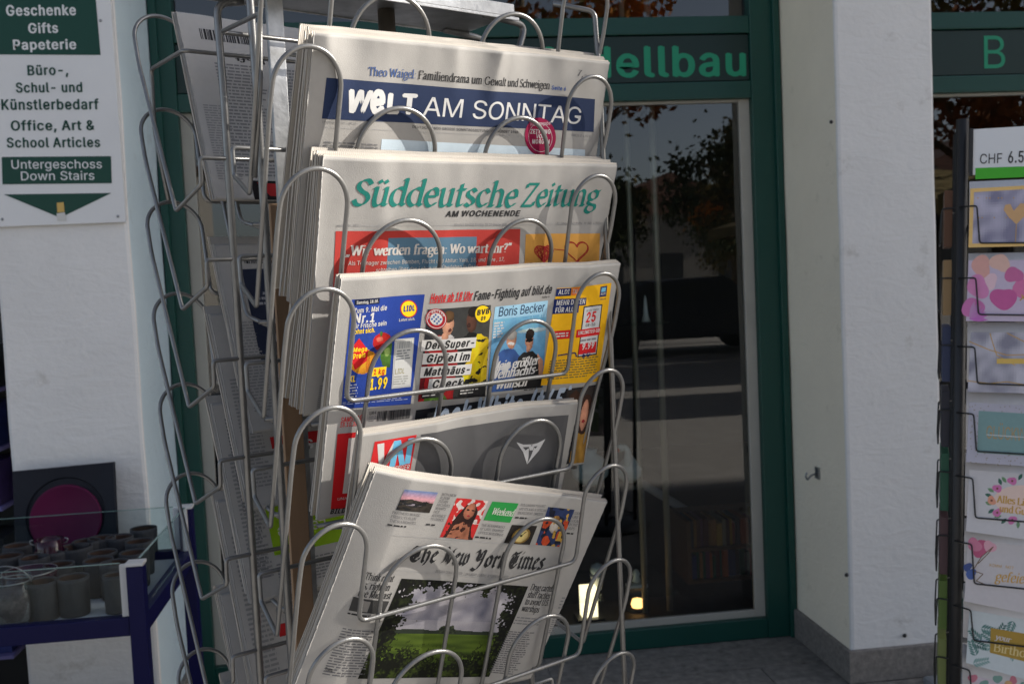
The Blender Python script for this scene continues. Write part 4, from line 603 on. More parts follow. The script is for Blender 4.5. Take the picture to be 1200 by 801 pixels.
M_ASPH = material('plaza_paving', (.30, .285, .265), .9, 0, .3, 30., .25, 6.)
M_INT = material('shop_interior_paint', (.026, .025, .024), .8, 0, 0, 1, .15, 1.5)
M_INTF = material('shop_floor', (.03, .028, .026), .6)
M_GLASS = glass_material('window_glass', (.80, .86, .84), .0, 2.7)
M_CGLASS = glass_material('clear_glass', (.93, .97, .965), .0, .22)
M_BLACK = material('black_powder_coat', (.016, .016, .017), .45, 0, .15, 700.)
M_INK = print_material('sign_print', .45, .4, 0.)
M_STEEL = material('dull_steel', (.33, .34, .35), .42, .85, .06, 300., .15, 40.)
M_WIRE = material('grey_coated_wire', (.22, .22, .218), .3, .6, .05, 500., .14, 60.)
M_GALV = material('galvanised_sheet', (.46, .47, .48), .42, .8, .1, 90., .3, 26.)

# ------------------------------------------------------------------ ground
mb = MB(); mb.b(-160, 160, -160, 60, -.3, 0)
structure(mb.build('ground', M_ASPH))
mb = MB()                                        # pavement slabs along the shop front
rnd = random.Random(4)
x = -9.
while x < 9:
    w = rnd.uniform(.9, 1.5)
    for k, (y0, y1) in enumerate(((1.2, 2.05), (2.05, 2.95), (2.95, 3.75), (3.75, 4.4))):
        o = (k % 2)*.4; mb.b(x+o+.003, x+o+w-.003, y0+.003, y1-.003, -.05, .004+rnd.random()*.0015)
    x += w
structure(mb.build('pavement', M_PAVE))

# ------------------------------------------------------------------ the shop building
GY, PY = 4.04, 3.53                              # window frame plane, pillar fronts
ZTOP = 3.35
ROOFZ = 15.9                                     # eaves: its shadow edge falls across the stand
building = thing('shop_building', 'pale rendered shop building with white pillars and green framed windows', 'building', (0, 4.5, 0))
def pillar(x0, x1, rough_seed, inner):
    me = MB()
    # faces as fine grids so that the trowelled edges can wander a little
    def wob(p): return Vector(p) + Vector((noise.noise((p[2]*3, x0, 1)), noise.noise((p[0]*5, p[2]*4, 2)), 0))*.004
    nz = 60
    prof = [(x0, GY+.12), (x0, PY+.012), (x0+.003, PY+.003), (x0+.012, PY), (x1-.012, PY), (x1-.003, PY+.003), (x1, PY+.012), (x1, GY+.12)]
    vs = []; fs = []
    for k in range(nz+1):
        z = .004 + ZTOP*k/nz
        for (px, py) in prof: vs.append(wob((px, py, z)))
    n = len(prof)
    for k in range(nz):
        for i in range(n-1): a = k*n+i; fs.append((a, a+1, a+n+1, a+n))
    for f in fs:
        i = min(f) % n
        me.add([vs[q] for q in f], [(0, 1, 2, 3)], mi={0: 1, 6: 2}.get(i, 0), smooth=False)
    return me.build('pillar', [M_PLASTER, M_CREAM, M_SKYTINT], building, merge=True)
LX0, LX1, RX0, RX1 = at_y(10, 510, PY).x, -.822, 1.642, 2.012
def skirting(par, x0, x1):
    m = MB(); h = .128
    m.b(x0-.018, x1+.018, PY-.02, PY, .006, h); m.b(x0-.018, x0, PY+.0, GY+.02, .006, h-.002); m.b(x1, x1+.018, PY+.0, GY+.02, .006, h-.002)
    return m.build('skirting', M_GRAN, par, bevel=.004)
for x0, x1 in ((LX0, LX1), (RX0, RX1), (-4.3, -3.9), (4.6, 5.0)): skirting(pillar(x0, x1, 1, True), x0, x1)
mb = MB(); mb.b(-6.5, 44, PY+.01, PY+.6, ZTOP, ROOFZ); mb.b(-6.5, -4.3, PY+.01, PY+.5, 0.004, ZTOP); mb.b(5.0, 44, PY+.01, PY+.5, .004, ZTOP)
mb.b(-6.5, 7.5, 9.0, 9.2, 0, 8.6); mb.b(-6.5, -6.3, PY+.6, 9.0, 0, 8.6); mb.b(7.3, 7.5, PY+.6, 9.0, 0, 8.6); mb.b(-6.5, 7.5, PY+.6, 9.0, 8.4, 8.6)
mb.build('upper_wall', M_UPPER, building)
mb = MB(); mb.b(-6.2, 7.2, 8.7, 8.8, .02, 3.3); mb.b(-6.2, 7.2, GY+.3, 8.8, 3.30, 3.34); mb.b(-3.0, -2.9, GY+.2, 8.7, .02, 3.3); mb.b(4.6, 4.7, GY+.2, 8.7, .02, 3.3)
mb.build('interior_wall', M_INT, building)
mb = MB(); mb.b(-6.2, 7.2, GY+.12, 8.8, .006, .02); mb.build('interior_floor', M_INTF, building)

zt = [at_y(800, y, GY).z for y in (116.5, 96, 39.5, 19)]       # glass top, fascia bottom, fascia top, upper glass bottom
zb = [at_y(800, y, GY).z for y in (733, 725)]
XR0 = at_y(887, 300, GY).x; XRS = at_y(872, 300, GY).x
def shop_window(x0, x1, j0, j1, words=None):
    """frame with fascia between x0 and x1; j0, j1 the inner edges of the jambs"""
    w = MB(); y0, y1 = GY, GY+.07
    w.b(x0, j0, y0, y1, .006, ZTOP); w.b(j1, x1, y0, y1, .006, ZTOP)
    w.b(j0, j1, y0+.004, y1-.004, .006, zb[0]); w.b(j0, j1, y0+.004, y1-.004, zt[0], zt[1]); w.b(j0, j1, y0+.004, y1-.004, zt[2], zt[3])
    w.b(x0+.002, x0+.03, y0-.02, y0, .006, ZTOP); w.b(x1-.03, x1-.002, y0-.02, y0, .006, ZTOP)
    fr = w.build('shop_window', M_GREEN, building, bevel=.004)
    p = MB(); p.b(j0+.002, j1-.002, y0+.016, y1-.012, zt[1]+.005, zt[2]-.005); fa = p.build('fascia_panel', M_DGREEN, fr)
    s = MB(); st = .045
    s.b(j0, j0+st, y0+.03, y1-.014, zb[0], zt[0]); s.b(j1-st, j1, y0+.03, y1-.014, zb[0], zt[0]); s.b(j0+st, j1-st, y0+.03, y1-.014, zb[0], zb[0]+.03); s.b(j0+st, j1-st, y0+.03, y1-.014, zt[0]-.012, zt[0])
    s.build('glazing_bar', M_STOP, fr, bevel=.003)
    g = MB(); yg = y0+.044
    for z0, z1 in ((zb[0]+.02, zt[0]), (zt[3], ZTOP)): g.add([(j0, yg, z0), (j1, yg, z0), (j1, yg, z1), (j0, yg, z1)], [(0, 1, 2, 3)])
    g.build('pane', M_GLASS, fr)
    if words:
        t = MB(); sh = Sheet(Vector((j0, y0+.016, zt[2])), Vector((1, 0, 0)), Vector((0, -1, 0)), j1-j0, zt[2]-zt[1], wr=0)
        words(Page(t, sh, .0012)); t.build('lettering', M_INK, fr)
    return fr
GL = rgb(34, 150, 112)
def w_main(p): p.text('Modellbau', (606, 91.5), (878, 88.5), 36, GL, 1, 'sans', .026)
def w_right(p):
    p.text('B', (1149, 80.5), (1181, 80), 39, GL, 1, 'sans', .004); p.text('ücher', (1197, 79.5), (1350, 74), 39, GL, 1, 'sans', .004)
XJ = at_y(213, 200, GY).x
shop_window(LX1+.002, RX0-.002, XJ, XR0, w_main)
shop_window(RX1+.002, 4.598, RX1+.03, 4.5, w_right)
shop_window(-3.898, LX0-.002, -3.8, LX0-.1)

# ------------------------------------------------------------------ directory sign on the left pillar
GD = rgb(12, 66, 54); WH = (.74, .74, .74)
sign = thing('directory_sign', 'white shop directory board with dark green lettering on the left pillar', 'sign', (-1.03, PY-.01, 2.2))
sx0, sx1 = -1.245, at_y(147.5, 255, PY-.012).x
sz0 = at_y(75, 263, PY-.012).z; sz1 = 2.75
mb = MB(); mb.b(sx0, sx1, PY-.014, PY-.003, sz0, sz1); mb.build('board', material('white_enamel', WH, .35, 0, .05, 4., .04, 3.), sign, bevel=.0015)
mb = MB(); sh = Sheet(Vector((sx0, PY-.0142, sz1)), Vector((1, 0, 0)), Vector((0, -1, 0)), sx1-sx0, sz1-sz0, wr=0)
p = Page(mb, sh, .0008).zoom(0, 0, 2.967)
p.quad([(-20, -60), (328, -60), (350, 192), (-20, 190)], GD, 0)
for s, a, b, y, c, h in (('Geschenke', 20, 267, 54, WH, 36), ('Gifts', 97, 205, 115, WH, 34), ('Papeterie', 43, 268, 172, WH, 34), ('Büro-,', 93, 241, 261, GD, 34), ('Schul- und', 54, 290, 321, GD, 34),
        ('Künstlerbedarf', 2, 345, 381, GD, 36), ('Office, Art &', 36, 330, 453, GD, 34), ('School Articles', 22, 351, 512, GD, 34)):
    p.text(s, (a, y+1), (b, y-1), h, c, 2, 'sans', .03)
p.quad([(6, 546), (386, 543), (389, 637), (9, 641)], GD, 0)
p.text('Untergeschoss', (37, 587), (357, 585), 31, WH, 2, 'sans', .005); p.text('Down Stairs', (70, 627), (331, 625), 31, WH, 2, 'sans', .005)
p.poly([(14, 676), (210, 757), (388, 671)], GD, 0)
mb.build('lettering', M_INK, sign)
mb = MB(); p = Page(mb, sh, .0016).zoom(0, 0, 2.967); p.quad([(197, 742), (226, 738), (232, 768), (200, 768)], (.62, .61, .58), 2); p.quad([(198, 705), (222, 703), (225, 737), (200, 739)], rgb(205, 170, 95), 3); mb.build('tape', M_INK, sign)
for q in ((350, 72), (410, 752), (8, 762)):
    c = at_y(q[0]/2.967, q[1]/2.967, PY-.0145); m = MB(); m.lathe((0, 0, 0), [(0, .002), (.004, .0015), (.005, 0)], 12, M=Matrix.Translation(c) @ Matrix.Rotation(PI/2, 4, 'X')); m.build('screw', M_STEEL, sign)
# wall furniture on the right pillar: a hook, a few plugs
c = at_y(947, 581, 3.8); c.x = RX0
hk = tag(MB().box((0, 0, 0), (.006, .035, .045), M=Matrix.Translation(Vector((RX0-.003, 3.78, .742)))).tube(fillet([(RX0-.004, 3.78, .742), (RX0-.035, 3.77, .735), (RX0-.05, 3.765, .72), (RX0-.06, 3.76, .735), (RX0-.055, 3.76, .75)], .008), .004, 8).build('wall_hook', M_STEEL, bevel=0), 'small metal wall hook on the inner side of the right pillar', 'hook')
for (px, py, s) in ((1060, 744, .008), (974, 143, .007), (992, 673, .008)):
    q = at_y(px, py, PY-.004); a = MB().lathe((0, 0, 0), [(0, .006), (s*.6, .005), (s, .002), (s, 0)], 10, M=Matrix.Translation(q) @ Matrix.Rotation(PI/2, 4, 'X')).build('wall_plug', M_BLACK)
    tag(a, {1060: 'dark bolt end low on the front of the right pillar', 974: 'dark screw plug high on the edge of the right pillar', 992: 'dark screw plug low on the edge of the right pillar'}[px], 'wall plug')
# ------------------------------------------------------------------ the newspaper stand: wire pockets front and back on a steel frame
WR = .00265
stand = thing('newspaper_stand', 'tall grey wire newspaper stand in front of the shop window', 'newspaper stand', tuple(rk(.208, -.223, 0).xy)+(0,))
CU, CN = .208, -.223
def pt(u, n, z, back): return rk(u, n, z) if not back else rk(2*CU-u, 2*CN-n, z)
def arch(cu, half, zt_, zleg, n_of, k=26):
    """inverted U in the leaning plane: legs at cu-half, cu+half, apex at zt_"""
    pts = [(cu-half, zleg)]
    for i in range(k+1):
        a = PI - PI*i/k; pts.append((cu+half*math.cos(a), zt_-half*.95*(1-math.sin(a))))
    pts.append((cu+half, zleg)); return pts
def pocket(back):
    z0 = 0.
    nf = lambda z: LEAN*z
    out = []
    # one long wire: floor bar - left leg - loop - front rail - loop - right leg - floor bar
    L = [(-.028, -.116, -.277), (-.043, -.012, -.04)]
    loopl = [(-.042, nf(-.07)+.001, -.07)]
    for i in range(25):
        a = PI-PI*i/24; zz = -.041*(1-math.sin(a)); loopl.append((0+.041*math.cos(a), nf(zz), zz))
    left = [(.10, -.175, -.216), (-.02, -.175, -.216), (-.02, -.174, -.250), (-.028, -.116, -.277)] + loopl + [(.043, -.046, -.131)]
    loopr = []
    for i in range(25):
        a = PI-PI*i/24; zz = -.039*(1-math.sin(a)); loopr.append((.416+.039*math.cos(a), nf(zz), zz+.003))
    right = [(.382, -.043, -.130)] + loopr + [(.456, nf(-.07), -.07), (.450, -.112, -.279), (.437, -.170, -.250), (.437, -.172, -.216), (.31, -.175, -.216)]
    path = left + right
    r = {'d': .002}
    for i, q in enumerate(path):
        if q in ((.043, -.046, -.131), (.382, -.043, -.130)): r[i] = .012
        if q in (loopl[0], (.456, nf(-.07), -.07)): r[i] = .06
        if q in ((-.028, -.116, -.277), (-.02, -.175, -.216), (.437, -.172, -.216), (.450, -.112, -.279), (-.02, -.174, -.250), (.437, -.170, -.250)): r[i] = .0045
    m = MB(); m.tube(fillet([pt(*q, back) for q in path], r, 5), WR, 10); out.append(('pocket_wire', m))
    for cu in (.126, .307):
        half = .054 if cu < .2 else .051
        pts = []
        for (uu, zz) in arch(cu, half, -.054, -.292, nf): pts.append((uu, nf(zz)-.0052/S*.55, zz))
        pts = [(pts[0][0], -.17, -.305)] + pts + [(pts[-1][0], -.17, -.305)]
        m = MB(); m.tube(fillet([pt(*q, back) for q in pts], {'d': .001, 1: .012, len(pts)-2: .012}, 5), WR, 10)
        for sg in (-1, 1):                       # weld beads where the legs meet the rail
            c = pt(cu+sg*half, -.0475, -.131, back); m.lathe(tuple(c), [(0, -.0042), (.0026, -.0034), (.0036, 0), (.0026, .0034), (0, .0042)], 10)
        out.append(('front_hoop', m))
    m = MB(); m.tube([pt(.06, -.17, -.3005, back), pt(.37, -.17, -.3005, back)], WR, 8); out.append(('floor_bar', m))
    return out
NLEV = 11
for back in (False, True):
    src = [m.build(n, M_WIRE, stand) for n, m in pocket(back)]
    for lev in range(0, NLEV):
        dz = -(lev-1)*PITCHZ*S
        for s in src:
            o = s if lev == 0 else s.copy()
            if lev: COL.objects.link(o)
            o.location.z = dz
zfoot = .03
def zst(zw): return (zw-LA.z)/S
ZF = zst(zfoot)
for (uu, nn) in ((.016, -.175), (.016, -.274), (.40, -.175), (.40, -.274)):   # frame uprights, bent inward at the top
    iu = .05 if uu < .2 else .37
    m = MB(); m.tube(fillet([rk(iu, nn, .118), rk(uu-.002 if uu < .2 else .446, nn, .112), rk(uu, nn, .0), rk(uu, nn, ZF)], .016, 6), .0045, 12); m.build('upright', M_WIRE, stand)
m = MB(); m.tube(fillet([rk(.40, -.06, .11), rk(.452, -.034, .10), rk(.455, -.032, 0), rk(.455, -.032, ZF+.1)], .01), .0034, 10); m.build('side_rod', M_WIRE, stand)
for back in (False, True):                      # end wires over the top pocket
    m = MB(); m.tube(fillet([pt(.34, -.187, .053, back), pt(-.02, -.187, .053, back), pt(-.02, -.077, .05, back), pt(-.026, -.075, -.03, back), pt(-.028, -.10, -.13, back)], .008, 5), WR, 10); m.build('end_wire', M_WIRE, stand)
m = MB(); m.tube(fillet([rk(.34, -.309, .056), rk(-.02, -.309, .056), rk(-.021, -.427, .054), rk(-.021, -.430, -.03), rk(-.021, -.395, -.13)], .008, 5), WR, 10); m.build('end_wire', M_WIRE, stand)
# galvanised head tray, centre pole, flat strip and board inside
def rkbox(m, u0, u1, n0, n1, z0, z1):
    c = rk((u0+u1)/2, (n0+n1)/2, (z0+z1)/2); m.box(c, (abs(u1-u0)*S, abs(n1-n0)*S, abs(z1-z0)*S), rz=_a)
m = MB(); rkbox(m, -.0, .416, -.285, -.168, .120, .124); rkbox(m, .0, .418, -.168, -.165, .118, .136); rkbox(m, .0, .418, -.288, -.285, .118, .136); rkbox(m, .0, .425, -.1649, -.163, .113, .1175)
rkbox(m, .414, .418, -.285, -.168, .124, .136); rkbox(m, .0, .004, -.285, -.168, .124, .136)
m.build('head_tray', M_GALV, stand, bevel=.0008)
m = MB(); m.tube([rk(.237, -.223, .119), rk(.237, -.223, ZF)], .011, 20); m.build('centre_pole', material('worn_brass_pole', (.22, .19, .15), .4, .8, 0, 1, .3, 20.), stand)
m = MB(); rkbox(m, .056, .078, -.222, -.216, ZF, .118); m.build('flat_strip', M_GALV, stand, bevel=.0006)
m = MB(); rkbox(m, .036, .063, -.205, -.199, -1.3, -.15); m.build('board_strip', material('raw_board', (.27, .17, .10), .8, 0, .3, 40., .3, 9., stretch=(1, 1, .15)), stand, bevel=.0008)
m = MB(); rkbox(m, -.02, .44, -.42, -.39, ZF-.025, ZF); rkbox(m, -.02, .44, -.06, -.03, ZF-.025, ZF); rkbox(m, .19, .23, -.39, -.06, ZF-.024, ZF-.001)
m.build('foot_frame', M_GALV, stand, bevel=.002)
for uu in (.0, .42):
    for nn in (-.405, -.045):
        c = rk(uu, nn, ZF-.04); m = MB(); m.lathe((c.x, c.y, 0), [(0, .005), (.02, .005), (.022, .01), (.022, c.z+.012), (0, c.z+.012)], 16); m.build('castor', M_BLACK, stand)
# ------------------------------------------------------------------ newspapers in the front pockets
def front_sheet(level, tl_px, tr_px, H, off=-.0088, seed=1, **kw):
    p, nn = pocket_plane(level, off); a = on_plane(*tl_px, p, nn); b = on_plane(*tr_px, p, nn)
    return Sheet(a, b-a, nn, (b-a).length, H, seed, **kw)
BACKPAPER = (.42, .41, .40)                        # same newsprint, colour lightened to make up for shade in the back pockets
def spare(name, sh, thick, label, group, seed, col=PAPER):
    m = MB(); rnd = random.Random(seed); n = max(2, int(thick/.0022)); d = 0.
    for k in range(n):
        th = thick/n; slab(m, sh, d, d+th*.82, nv=8, ds=rnd.uniform(-.0012, .0012), dt=rnd.uniform(-.0016, .0004), col=(lambda q: (col[0]*q*1.05, col[1]*q, col[2]*q*.93))(rnd.uniform(.98, 1.16)), rag=.0005, seed=seed+k); d += th  # copies tinted warmer and lighter, like light bounced onto the stack side
    o = m.build(name, MP); return tag(o, label, 'newspaper', group)
def stack(label, sh, draw, copies, thick, dt_, db_, spare_label, group, seed, step=.0, drop=.003):
    base = sh.O + sh.es*sh.W/2
    t = thing('newspaper', label, 'newspaper', tuple(base), 'newspapers in the front pockets')
    m = MB(); slab(m, sh, 0, .0012, nv=84, rag=.0004, seed=seed)
    draw(Page(m, sh)); m.build('front_page', MP, t)
    m = MB(); rnd = random.Random(seed); n = max(2, int(thick/.0017)); d = .0017
    for k in range(n):
        th = thick/n; slab(m, sh, d, d+th*.8, nv=8, ds=rnd.uniform(-.0022, .0006), dt=rnd.uniform(-.0004, .0022), col=(lambda q: (PAPER[0]*q*1.06, PAPER[1]*q, PAPER[2]*q*.92))(rnd.uniform(1.02, 1.22)), rag=.0006, seed=seed*9+k); d += th  # warm light on the page edges is put into their colour
    m.build('inner_pages', MP, t)
    rnd = random.Random(seed+50)
    for k in range(1, copies):
        q = sh.sub(-step*k+rnd.uniform(-.003, .002), rnd.uniform(-.001, .004)+drop*(k % 2)-drop*.3, (thick+.0035)*1.0*k*dt_/.006, tilt=k*db_)
        spare('newspaper', q, thick*.85, spare_label, group, seed*31+k)
    return t
NAVY = rgb(36, 50, 82); GREY = (.20, .20, .21); LG = (.36, .36, .37)

def page_sunday(p):
    p.zoom(320, 0, 2.857)
    p.quad([(172, 258), (1088, 335), (1079, 444), (160, 396)], NAVY, 0)
    p.text('W', (232, 372), (318, 376), 74, (.66, .66, .66), 2, 'sans', .055, .12); p.text('e', (312, 375), (372, 378), 101, (.66, .66, .66), 2, 'sans', .06)
    p.text('LT', (370, 378), (481, 381), 66, (.66, .66, .66), 2, 'sans', .055)
    p.text('AM SONNTAG', (497, 386), (1036, 418), 64, (.66, .66, .66), 2, 'sans', -.012)
    p.text('Theo Waigel:', (313, 251), (477, 263), 28, rgb(66, 90, 140), 1, 'roman'); p.text('Familiendrama um Gewalt und Schweigen', (484, 264), (940, 303), 28, K, 1, 'roman')
    p.text('Seite 6', (944, 303), (991, 307), 13, rgb(50, 84, 150), 1, 'sans', .03)
    p.text('7,-', (1028, 257), (1062, 262), 20, (.12, .12, .13), 1, 'light')
    p.text('19. OKTOBER 2025  |  NR. 42', (160, 411), (274, 416), 8, GREY, 1); p.text('DEUTSCHLANDS GROSSE SONNTAGSZEITUNG · GEGRÜNDET 1948', (465, 429), (824, 448), 9, (.08, .08, .09), 1, 'sans', .01)
    p.text('PREIS D 4,90 €', (1004, 458), (1068, 462), 8, GREY, 1)
    p.line((158, 424), (1070, 470), 1.2, LG, 1)
    p.quad([(362, 465), (1048, 502), (1040, 620), (352, 585)], rgb(196, 212, 224), 0)
    p.disc((900, 460), 52, 62, rgb(150, 22, 70), 3); p.disc((900, 462), 40, 48, (.62, .5, .52), 4, ring=.965)
    for s, y in (('ZEITUNG', 449), ('VON', 465), ('MORGEN', 482)): p.text(s, (900-len(s)*5, y), (900+len(s)*5, y+1), 14, (.66, .62, .62), 4, 'sans', .04)
    p.text('Frühausgabe', (868, 424), (936, 420), 12, (.66, .5, .55), 4, 'sans', .01)
    p.lines([(170, 470), (350, 480), (340, 600), (160, 590)], 12, GREY, 1, 5)

def page_green(p):
    G = rgb(24, 118, 108); p.zoom(320, 170, 2.857)
    p.text('Süddeutsche', (266, 203), (815, 207), 86, G, 1, 'chancery'); p.text('Zeitung', (830, 206), (1088, 205), 74, G, 1, 'chancery')
    p.text('AM WOCHENENDE', (578, 241), (828, 238), 19, K, 1, 'sans', .04, .18)
    p.line((218, 272), (1105, 266), 1.2, LG, 1)
    p.text('www.sz.de   HF3', (218, 277), (290, 275), 9, GREY, 1); p.text('München, Samstag/Sonntag, 18./19. Oktober 2025', (608, 273), (785, 271), 9, GREY, 1); p.text('81. Jahrgang / 42. Woche / Nr. 240 / 4,20 Euro', (955, 269), (1105, 267), 9, GREY, 1)
    RED = rgb(182, 60, 54)
    p.quad([(215, 291), (830, 282), (808, 700), (186, 742)], RED, 0); p.quad([(388, 312), (685, 308), (668, 690), (366, 700)], rgb(88, 122, 146), 1)
    p.poly([(420, 700), (440, 480), (500, 420), (560, 470), (600, 690)], rgb(60, 90, 112), 2)
    Wp = (.62, .59, .56)
    p.text('„Wir werden fragen: Wo wart ihr?“', (246, 372), (797, 359), 33, Wp, 3, 'bookbold')
    p.text('Als Teenager zwischen Bomben, Flucht und Abitur: Yara, 18, und Tareq, 17,', (254, 404), (776, 388), 14, Wp, 3, 'sans', .008); p.text('schreiben über das Leben und Überleben in Gaza.', (344, 426), (690, 412), 14, Wp, 3, 'sans', .008)
    p.quad([(848, 299), (1098, 297), (1084, 640), (832, 650)], rgb(214, 158, 76), 0)
    HR = rgb(170, 42, 42)
    def heart(cx, cy, r): return [(cx+r*.062*16*math.sin(a)**3, cy-r*.062*(13*math.cos(a)-5*math.cos(2*a)-2*math.cos(3*a)-math.cos(4*a))) for a in (2*PI*k/40 for k in range(40))]
    h = heart(910, 362, 33); rnd = random.Random(8)
    for k in range(70):                          # scribbled heart
        a, b = rnd.choice(h), rnd.choice(h); p.line(a, b, 1.7, HR, 2)
    for a, b in zip(h, h[1:]+h[:1]): p.line(a, b, 2.6, HR, 3)
    for dx in (0, 2.5):
        h2 = heart(1018+dx, 353+dx, 38)
        for a, b in zip(h2, h2[1:]+h2[:1]): p.line(a, b, 3, HR, 2)
    p.line((945, 350), (982, 353), 2.5, HR, 2)
    p.zoom(320, 300, 2.857); p.text('Da', (166, 421), (190, 418), 18, K, 1, 'roman'); p.lines([(157, 432), (196, 428), (186, 520), (144, 524)], 14, GREY, 1, 7)

def page_tabloid(p):
    p.zoom(320, 300, 2.857); W_ = (.66, .65, .64); Y_ = rgb(250, 212, 30); RED = rgb(206, 30, 36)
    BL = rgb(32, 62, 148)
    p.quad([(266, 147), (513, 131), (462, 496), (228, 512)], BL, 0); p.quad([(276, 147), (361, 141), (359, 161), (275, 166)], rgb(14, 22, 50), 1)
    p.text('Samstag, 18.10.', (281, 162), (356, 156), 10, W_, 2, 'sans', .03)
    p.text('Zum 9. Mal die', (272, 193), (386, 183), 17, W_, 2, 'sans', .025); p.text('Nr.1', (270, 225), (345, 221), 30, W_, 2, 'sans', .04)
    p.text('für Frische sein', (267, 244), (385, 234), 16, W_, 2, 'sans', .025); p.text('Lohnt sich.', (265, 263), (345, 256), 16, Y_, 2, 'sans', .03)
    p.disc((460, 180), 28, 29, RED, 1); p.disc((460, 180), 25, 26, Y_, 2); p.text('LIDL', (441, 189), (480, 185), 18, BL, 3, 'sans', .07); p.text('Lohnt sich.', (426, 222), (481, 217), 9, W_, 2, 'sans', .02)
    veg = paint(lambda x, y: BL, [('e', .75, .23, .22, .2, rgb(176, 26, 24)), ('e', .70, .18, .08, .06, rgb(220, 110, 90)), ('e', .95, .55, .2, .28, rgb(72, 112, 42)), ('e', .9, .48, .07, .1, rgb(150, 180, 100)),
        ('e', .36, .66, .3, .28, rgb(226, 150, 34)), ('e', .3, .6, .09, .12, rgb(250, 205, 110)), ('e', .47, .7, .04, .2, rgb(190, 110, 24)), ('e', .72, .04, .03, .08, rgb(60, 100, 40))], .1, 3)
    p.photo([(262, 262), (408, 252), (392, 398), (246, 408)], veg, 80, 72, 1)
    p.poly([(262, 312), (290, 276), (322, 318), (316, 352), (276, 382), (260, 340)][::-1], RED, 3)
    p.text('Mega', (268, 322), (318, 318), 14, Y_, 4, 'sans', .04); p.text('Preis', (268, 346), (312, 338), 17, Y_, 4, 'sans', .04)
    p.quad([(412, 281), (477, 275), (462, 438), (398, 445)], (.5, .51, .52), 2); p.quad([(417, 285), (474, 280), (460, 432), (403, 439)], (.60, .61, .60), 3)
    p.barcode([(420, 290), (468, 285), (466, 308), (417, 313)], (.3, .32, .33), 4, 4, 18); p.lines([(419, 316), (466, 311), (462, 346), (413, 352)], 4, (.2, .22, .24), 4, 4, .5)
    p.text('LIDL', (409, 396), (442, 393), 17, rgb(150, 140, 70), 4, 'sans', 0); p.lines([(408, 402), (455, 398), (452, 430), (404, 434)], 4, (.35, .36, .34), 4, 5)
    p.poly([(331, 377), (383, 371), (380, 398), (360, 402), (354, 409), (348, 403), (328, 406)][::-1], Y_, 3); p.text('1 kg', (337, 399), (376, 395), 18, RED, 4, 'sans', .04)
    p.text('1.99*', (322, 447), (393, 441), 34, Y_, 4, 'sans', .045) if '*' in SANS else p.text('1.99', (322, 449), (384, 441), 35, Y_, 4, 'sans', .045)
    p.text('XXL', (242, 424), (277, 420), 20, Y_, 2, 'sans', .05); p.lines([(242, 430), (286, 426), (283, 474), (238, 478)], 5, (.5, .52, .6), 2, 9); p.lines([(234, 488), (455, 470), (453, 482), (232, 500)], 2, (.35, .4, .6), 2, 9)
    p.text('1,80 €', (322, 531), (346, 528), 10, K, 1, 'sans', .02); p.barcode([(352, 520), (462, 511), (458, 543), (348, 553)], K, 1, 5, 44); p.lines([(322, 535), (346, 533), (344, 553), (320, 556)], 3, GREY, 1, 3)
    p.quad([(330, 571), (457, 556), (456, 562), (328, 578)], RED, 1)
    p.text('Heute ab 18 Uhr', (528, 157), (668, 146), 28, RED, 1, 'sans', .035, .12); p.line((528, 160), (668, 149), 2.2, RED, 1)
    p.text('Fame-Fighting auf bild.de', (672, 150), (938, 128), 30, K, 1, 'sans', .03, .14); p.text('Seite 4', (906, 145), (932, 142), 7, K, 1, 'sans', .01)
    SK = rgb(205, 150, 122)
    foot = paint(lambda x, y: mix(rgb(40, 42, 48), rgb(66, 66, 62), x), [('p', [(0, .95), (.03, .42), (.2, .28), (.42, .3), (.52, .5), (.5, 1), (0, 1)], rgb(176, 30, 36)), ('p', [(.2, .3), (.32, .27), (.44, .31), (.42, .42), (.22, .4)], (.62, .6, .6)),
        ('p', [(0, .5), (.09, .44), (.06, .95), (0, 1)], rgb(110, 20, 28)), ('e', .33, .17, .085, .125, SK), ('e', .33, .09, .09, .06, rgb(92, 66, 40)), ('e', .36, .23, .03, .02, rgb(90, 40, 36)), ('e', .36, .13, .015, .012, rgb(60, 40, 34)),
        ('e', .3, .3, .05, .06, SK), ('p', [(.62, .36), (.72, .28), (.86, .3), (1, .36), (1, .9), (.72, .98), (.6, .7)], rgb(232, 200, 24)), ('p', [(.52, .36), (.68, .27), (.8, .29), (.72, .52), (.6, .7), (.52, .6)], rgb(24, 24, 24)),
        ('n', 9, .22, rgb(26, 26, 24), 2.2, lambda x, y: x > .6 and y > .36), ('e', .7, .15, .085, .13, rgb(88, 56, 44)), ('e', .71, .06, .085, .06, rgb(30, 24, 22)), ('e', .655, .2, .03, .03, rgb(60, 34, 28)), ('p', [(.75, .9), (1, .8), (1, 1), (.7, 1)], rgb(30, 30, 34)),
        ('p', [(.1, .9), (.3, .86), (.42, 1), (.08, 1)], rgb(90, 130, 50))], .07, 12)
    p.photo([(522, 181), (733, 165), (712, 470), (486, 488)], foot, 110, 150, 0)
    p.disc((549, 212), 34, 34, rgb(172, 30, 44), 2); p.disc((549, 212), 31, 31, W_, 3, ring=.93); p.disc((549, 212), 20, 20, W_, 3)
    for k in range(-2, 3):
        for j in range(-2, 3):
            if (k+j) % 2 == 0 and k*k+j*j < 7: p.poly([(549+k*7-4+j, 212+j*7), (549+k*7+j, 212+j*7-4), (549+k*7+4+j, 212+j*7), (549+k*7+j, 212+j*7+4)][::-1], rgb(40, 90, 160), 4)
    for k, ch in enumerate('FC BAYERN'):
        if ch != ' ':
            a = PI*1.02+k*.32; x, y = 549+25.5*math.cos(a), 212+25.5*math.sin(a); p.text(ch, (x-3, y+3), (x+3, y+3), 8, W_, 4, 'sans', .02)
